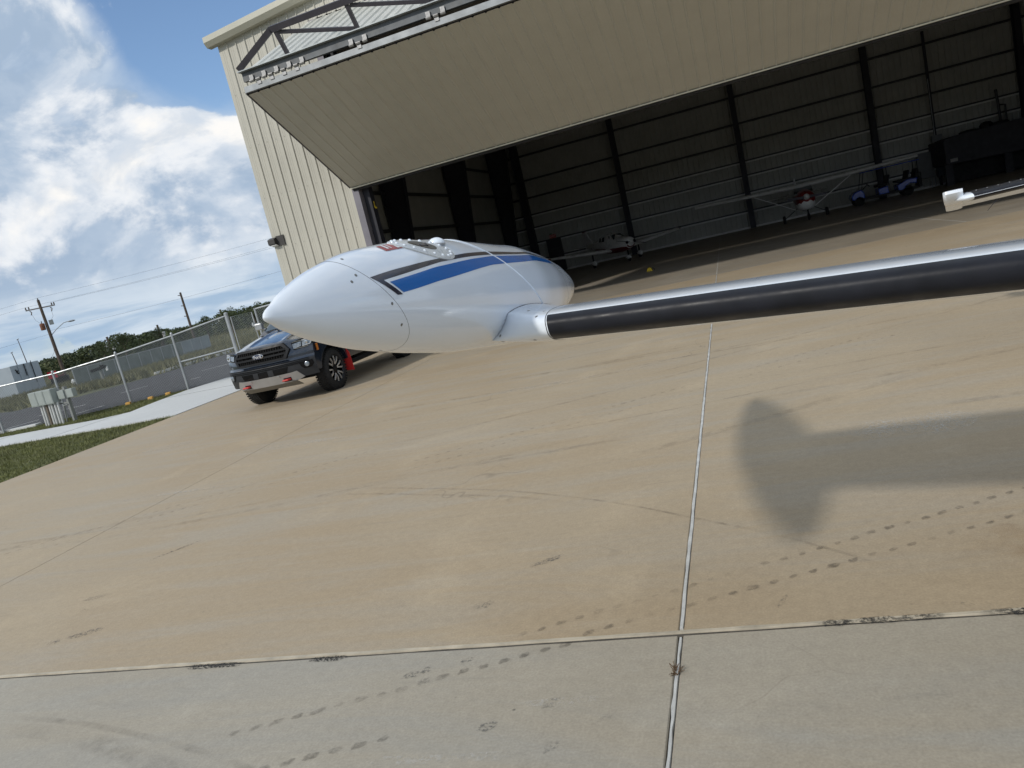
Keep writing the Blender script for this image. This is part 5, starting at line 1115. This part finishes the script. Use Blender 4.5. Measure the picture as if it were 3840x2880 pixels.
# high-wing single facing the door
hw = thing('high_wing_plane', 'red and white high-wing plane facing the door at the back of the hangar', 'plane', (3.82, 40.9, 0), 0, world=False)
local(hw, 'fuselage', ell([(-1.35, .14, .16, 1.1), (-1.25, .36, .32, 1.05), (-.8, .46, .42, 1.03), (-.2, .48, .48, 1.05), (.8, .46, .50, 1.1), (1.8, .32, .36, 1.12), (3.2, .16, .2, 1.15), (4.4, .06, .1, 1.2)]), pr_, sharp=180)
local(hw, 'lower_cowl', ell([(-1.33, .20, .14, .86), (-1.15, .38, .26, .80), (-.6, .44, .32, .76), (.4, .42, .30, .80), (1.4, .28, .2, .92)]), pw, sharp=180)
mb = MB(); mb.loft([[(-.46, y, 1.3), (-.42, y+k, z), (.42, y+k, z), (.46, y, 1.3)] for y, z, k in ((-.5, 1.35, 0), (-.1, 1.66, .1), (.9, 1.70, 0), (1.6, 1.4, 0))]); hc_ = local(hw, 'cabin', mb, glass)
mb = MB(); mb.box((0, -.02, 1.5), (.05, .06, .32)); local(hw, 'door_pillar', mb, pw, parent=hc_)
for sg in (-1, 1):
    mb = slab_wing(sg*.0, sg*5.27, -.15, 1.35, .0, 1.0, 1.68, 1.82, .15, .09); wg = local(hw, 'wing', mb, pw)
    mb = MB(); mb.bar((sg*.44, .15, .58), (sg*2.35, .35, 1.70), .10, .03); local(hw, 'wing_strut', mb, pw)
    mb = MB(); mb.bar((sg*.35, .45, .62), (sg*1.02, .45, .2), .10, .03); mb.lathe((sg*1.02-.07, .45, .2), (1, 0, 0), [(0, .14), (.02, .2), (.12, .2), (.14, .14)], 18); local(hw, 'main_gear', mb, tyre)
    mb = slab_wing(0, sg*1.6, 4.0, .7, 4.1, .55, 1.3, 1.3, .04, .03); local(hw, 'tailplane', mb, pw)
    mb = MB(); mb.lathe((sg*.2, -1.34, 1.12), (0, -1, 0), [(0, .09), (.02, .08), (.021, .001)], 12); local(hw, 'cowl_inlet', mb, blkg)
mb = MB(); mb.prism([(3.6, 1.3), (4.6, 1.3), (4.8, 2.15), (4.45, 2.18)], .07, (.035, 0, 0), (0, 1, 0), (0, 0, 1)); local(hw, 'fin', mb, pw, False)
mb = MB(); mb.box((0, -1.22, .76), (.16, .08, .14)); local(hw, 'air_box', mb, blkg)
mb = MB(); mb.lathe((0, -1.34, 1.14), (0, -1, 0), [(0, .15), (.12, .12), (.24, .04), (.26, .002)], 16); pp = local(hw, 'propeller', mb, pw); mb = MB(); mb.bar((-.88, -1.42, 1.17), (.88, -1.42, 1.10), .11, .02, (0, 1, 0)); local(hw, 'blade', mb, darksteel, parent=pp); 
mb = MB(); mb.tube((0, -.95, .7), (0, -1.0, .18), .035); mb.lathe((-.06, -1.0, .17), (1, 0, 0), [(0, .12), (.02, .17), (.10, .17), (.12, .12)], 16); local(hw, 'nose_gear', mb, tyre)
# golf cart, side-on
gcart = thing('golf_cart', 'blue six-seat golf cart parked beside the high-wing plane', 'golf cart', (7.9, 43.3, 0), 0, world=False)
cb_ = M('cart_blue', (.006, .06, .42), .25, 0, .1, 3, coat=.4)
mb = MB(); mb.box((.1, 0, .32), (2.7, 1.0, .10)); local(gcart, 'chassis', mb, blk, False)
mb = MB(); mb.prism([(-1.62, .32), (-1.66, .52), (-1.5, .72), (-1.15, .82), (-1.02, .60), (-1.0, .34)], 1.0, (0, .5, 0), (1, 0, 0), (0, 0, 1)); hdc = local(gcart, 'front_cowl', mb, cb_, False, bevel=.05)
for e in (-.38, .38): mb = MB(); mb.lathe((-1.60, e, .60), (-1, 0, .3), [(0, .07), (.03, .06), (.035, .001)], 12); local(gcart, 'headlight', mb, lamp, parent=hdc)
mb = MB(); mb.prism([(-.35, .34), (-.38, .66), (.10, .70), (.12, .34)], 1.02, (0, .51, 0), (1, 0, 0), (0, 0, 1)); local(gcart, 'side_body', mb, cb_, False, bevel=.04)
mb = MB(); mb.prism([(.55, .34), (.52, .62), (1.0, .80), (1.45, .78), (1.40, .52), (1.15, .60), (.9, .50), (.8, .34)], 1.04, (0, .52, 0), (1, 0, 0), (0, 0, 1)); local(gcart, 'side_body', mb, cb_, False, bevel=.03)
for x0 in (-.15, .75, 1.15): mb = MB(); mb.box((x0, 0, .80), (.5, .96, .12)); mb.bar((x0+.25, 0, .82), (x0+.36, 0, 1.25), .94, .09, (1, 0, 0)); local(gcart, 'seat', mb, blk, False, bevel=.03)
for x0, x1 in ((-1.15, -.95), (.15, .1), (1.5, 1.52)):
    for e in (-.46, .46): mb = MB(); mb.tube((x0, e, .7), (x1, e, 1.62), .02, n=6); local(gcart, 'roof_post', mb, blk)
mb = MB(); mb.box((.25, 0, 1.64), (2.75, 1.1, .05)); local(gcart, 'roof', mb, cb_, False, bevel=.02)
mb = MB(); mb.path([(-1.0, .25, .75), (-.72, .25, .98)], .02); mb.lathe((-.72, .25, .98), (.75, 0, .6), [(-.01, .17), (.01, .17), (.01, .14), (-.01, .14)], 16); local(gcart, 'steering_wheel', mb, blk)
mb = MB(); mb.box((1.58, 0, .55), (.12, .9, .5)); mb.tube((1.62, -.45, .35), (1.62, -.45, 1.0), .03); mb.tube((1.62, .45, .35), (1.62, .45, 1.0), .03); mb.tube((1.62, -.45, 1.0), (1.62, .45, 1.0), .03); local(gcart, 'rear_rack', mb, blk, False)
for x0 in (-1.3, 1.0):
    for e in (-.5, .42): mb = MB(); mb.lathe((x0, e, .25), (0, 1, 0), [(0, .15), (.0, .22), (.02, .25), (.08, .25), (.1, .22), (.1, .15)], 18); local(gcart, 'wheel', mb, tyre)
# dark storage loft against the right side
lf = thing('storage_loft', 'dark storage loft with open underside and clutter on top beside the golf cart', 'storage loft', (10.8, 43.5, 0)); lm_ = M('dark_loft_board', (.022, .021, .026), .6, 0, .25, 2); lm2 = M('loft_black', (.008, .008, .009), .7)
mb = MB(); mb.prism([(10.83, 1.05), (11.0, 1.02), (16.5, .85), (16.5, 2.5), (11.3, 2.36), (10.83, 2.26)], 3.0, (0, 46.3, 0), (1, 0, 0), (0, 0, 1)); obj('loft_box', mb, lm_, lf, bevel=.02)
for x in (10.98, 13.6, 16.3): mb = MB(); mb.box((x, 43.6, .52), (.34, .2, 1.06)); obj('loft_leg', mb, lm_, lf)
mb = MB(); mb.box((13.8, 44.6, .55), (5.2, .1, 1.0)); obj('back_board', mb, lm2, lf)
mb = MB(); mb.box((11.18, 43.27, 1.2), (.32, .06, .16)); obj('ledge', mb, M('ledge_pale', (.30, .29, .27), .6), lf)
for i, (x, z, w, h, l) in enumerate([(12.2, 2.38, .8, .12, 'flat dark bundle lying on the storage loft, nearest the panels'), (13.0, 2.4, .5, .3, 'dark lump of folded covers on the storage loft'), (13.6, 2.42, .7, .16, 'low dark bundle on the storage loft next to the standpipes')]):
    b_ = MB(); b_.loft([[(x+w/2*s*math.cos(2*math.pi*k/12)*(1+.2*math.sin(3*k)), 44.2+.4*s*math.sin(2*math.pi*k/12), z+zz) for k in range(12)] for s, zz in ((1, -.06), (1, h*.5), (.7, h*.9), (.1, h))]); o = obj('bundle', b_, lm2, None, True); tag(o, l, 'bundle')
ck = thing('wheel_chock', 'small yellow wheel chock lying on the hangar floor', 'wheel chock', (-2.9, 27.2, 0)); mb = MB(); mb.prism([(0, 0), (.22, 0), (.17, .13), (.06, .13)], .16, (-3.0, 27.28, 0), (1, 0, 0), (0, 0, 1)); obj('chock_block', mb, ym, ck, bevel=.01); mb = MB(); mb.path([(-2.8, 27.2, .1), (-2.72, 27.15, .08), (-2.7, 27.1, .01)], .012); obj('chock_rope', mb, blk, ck)
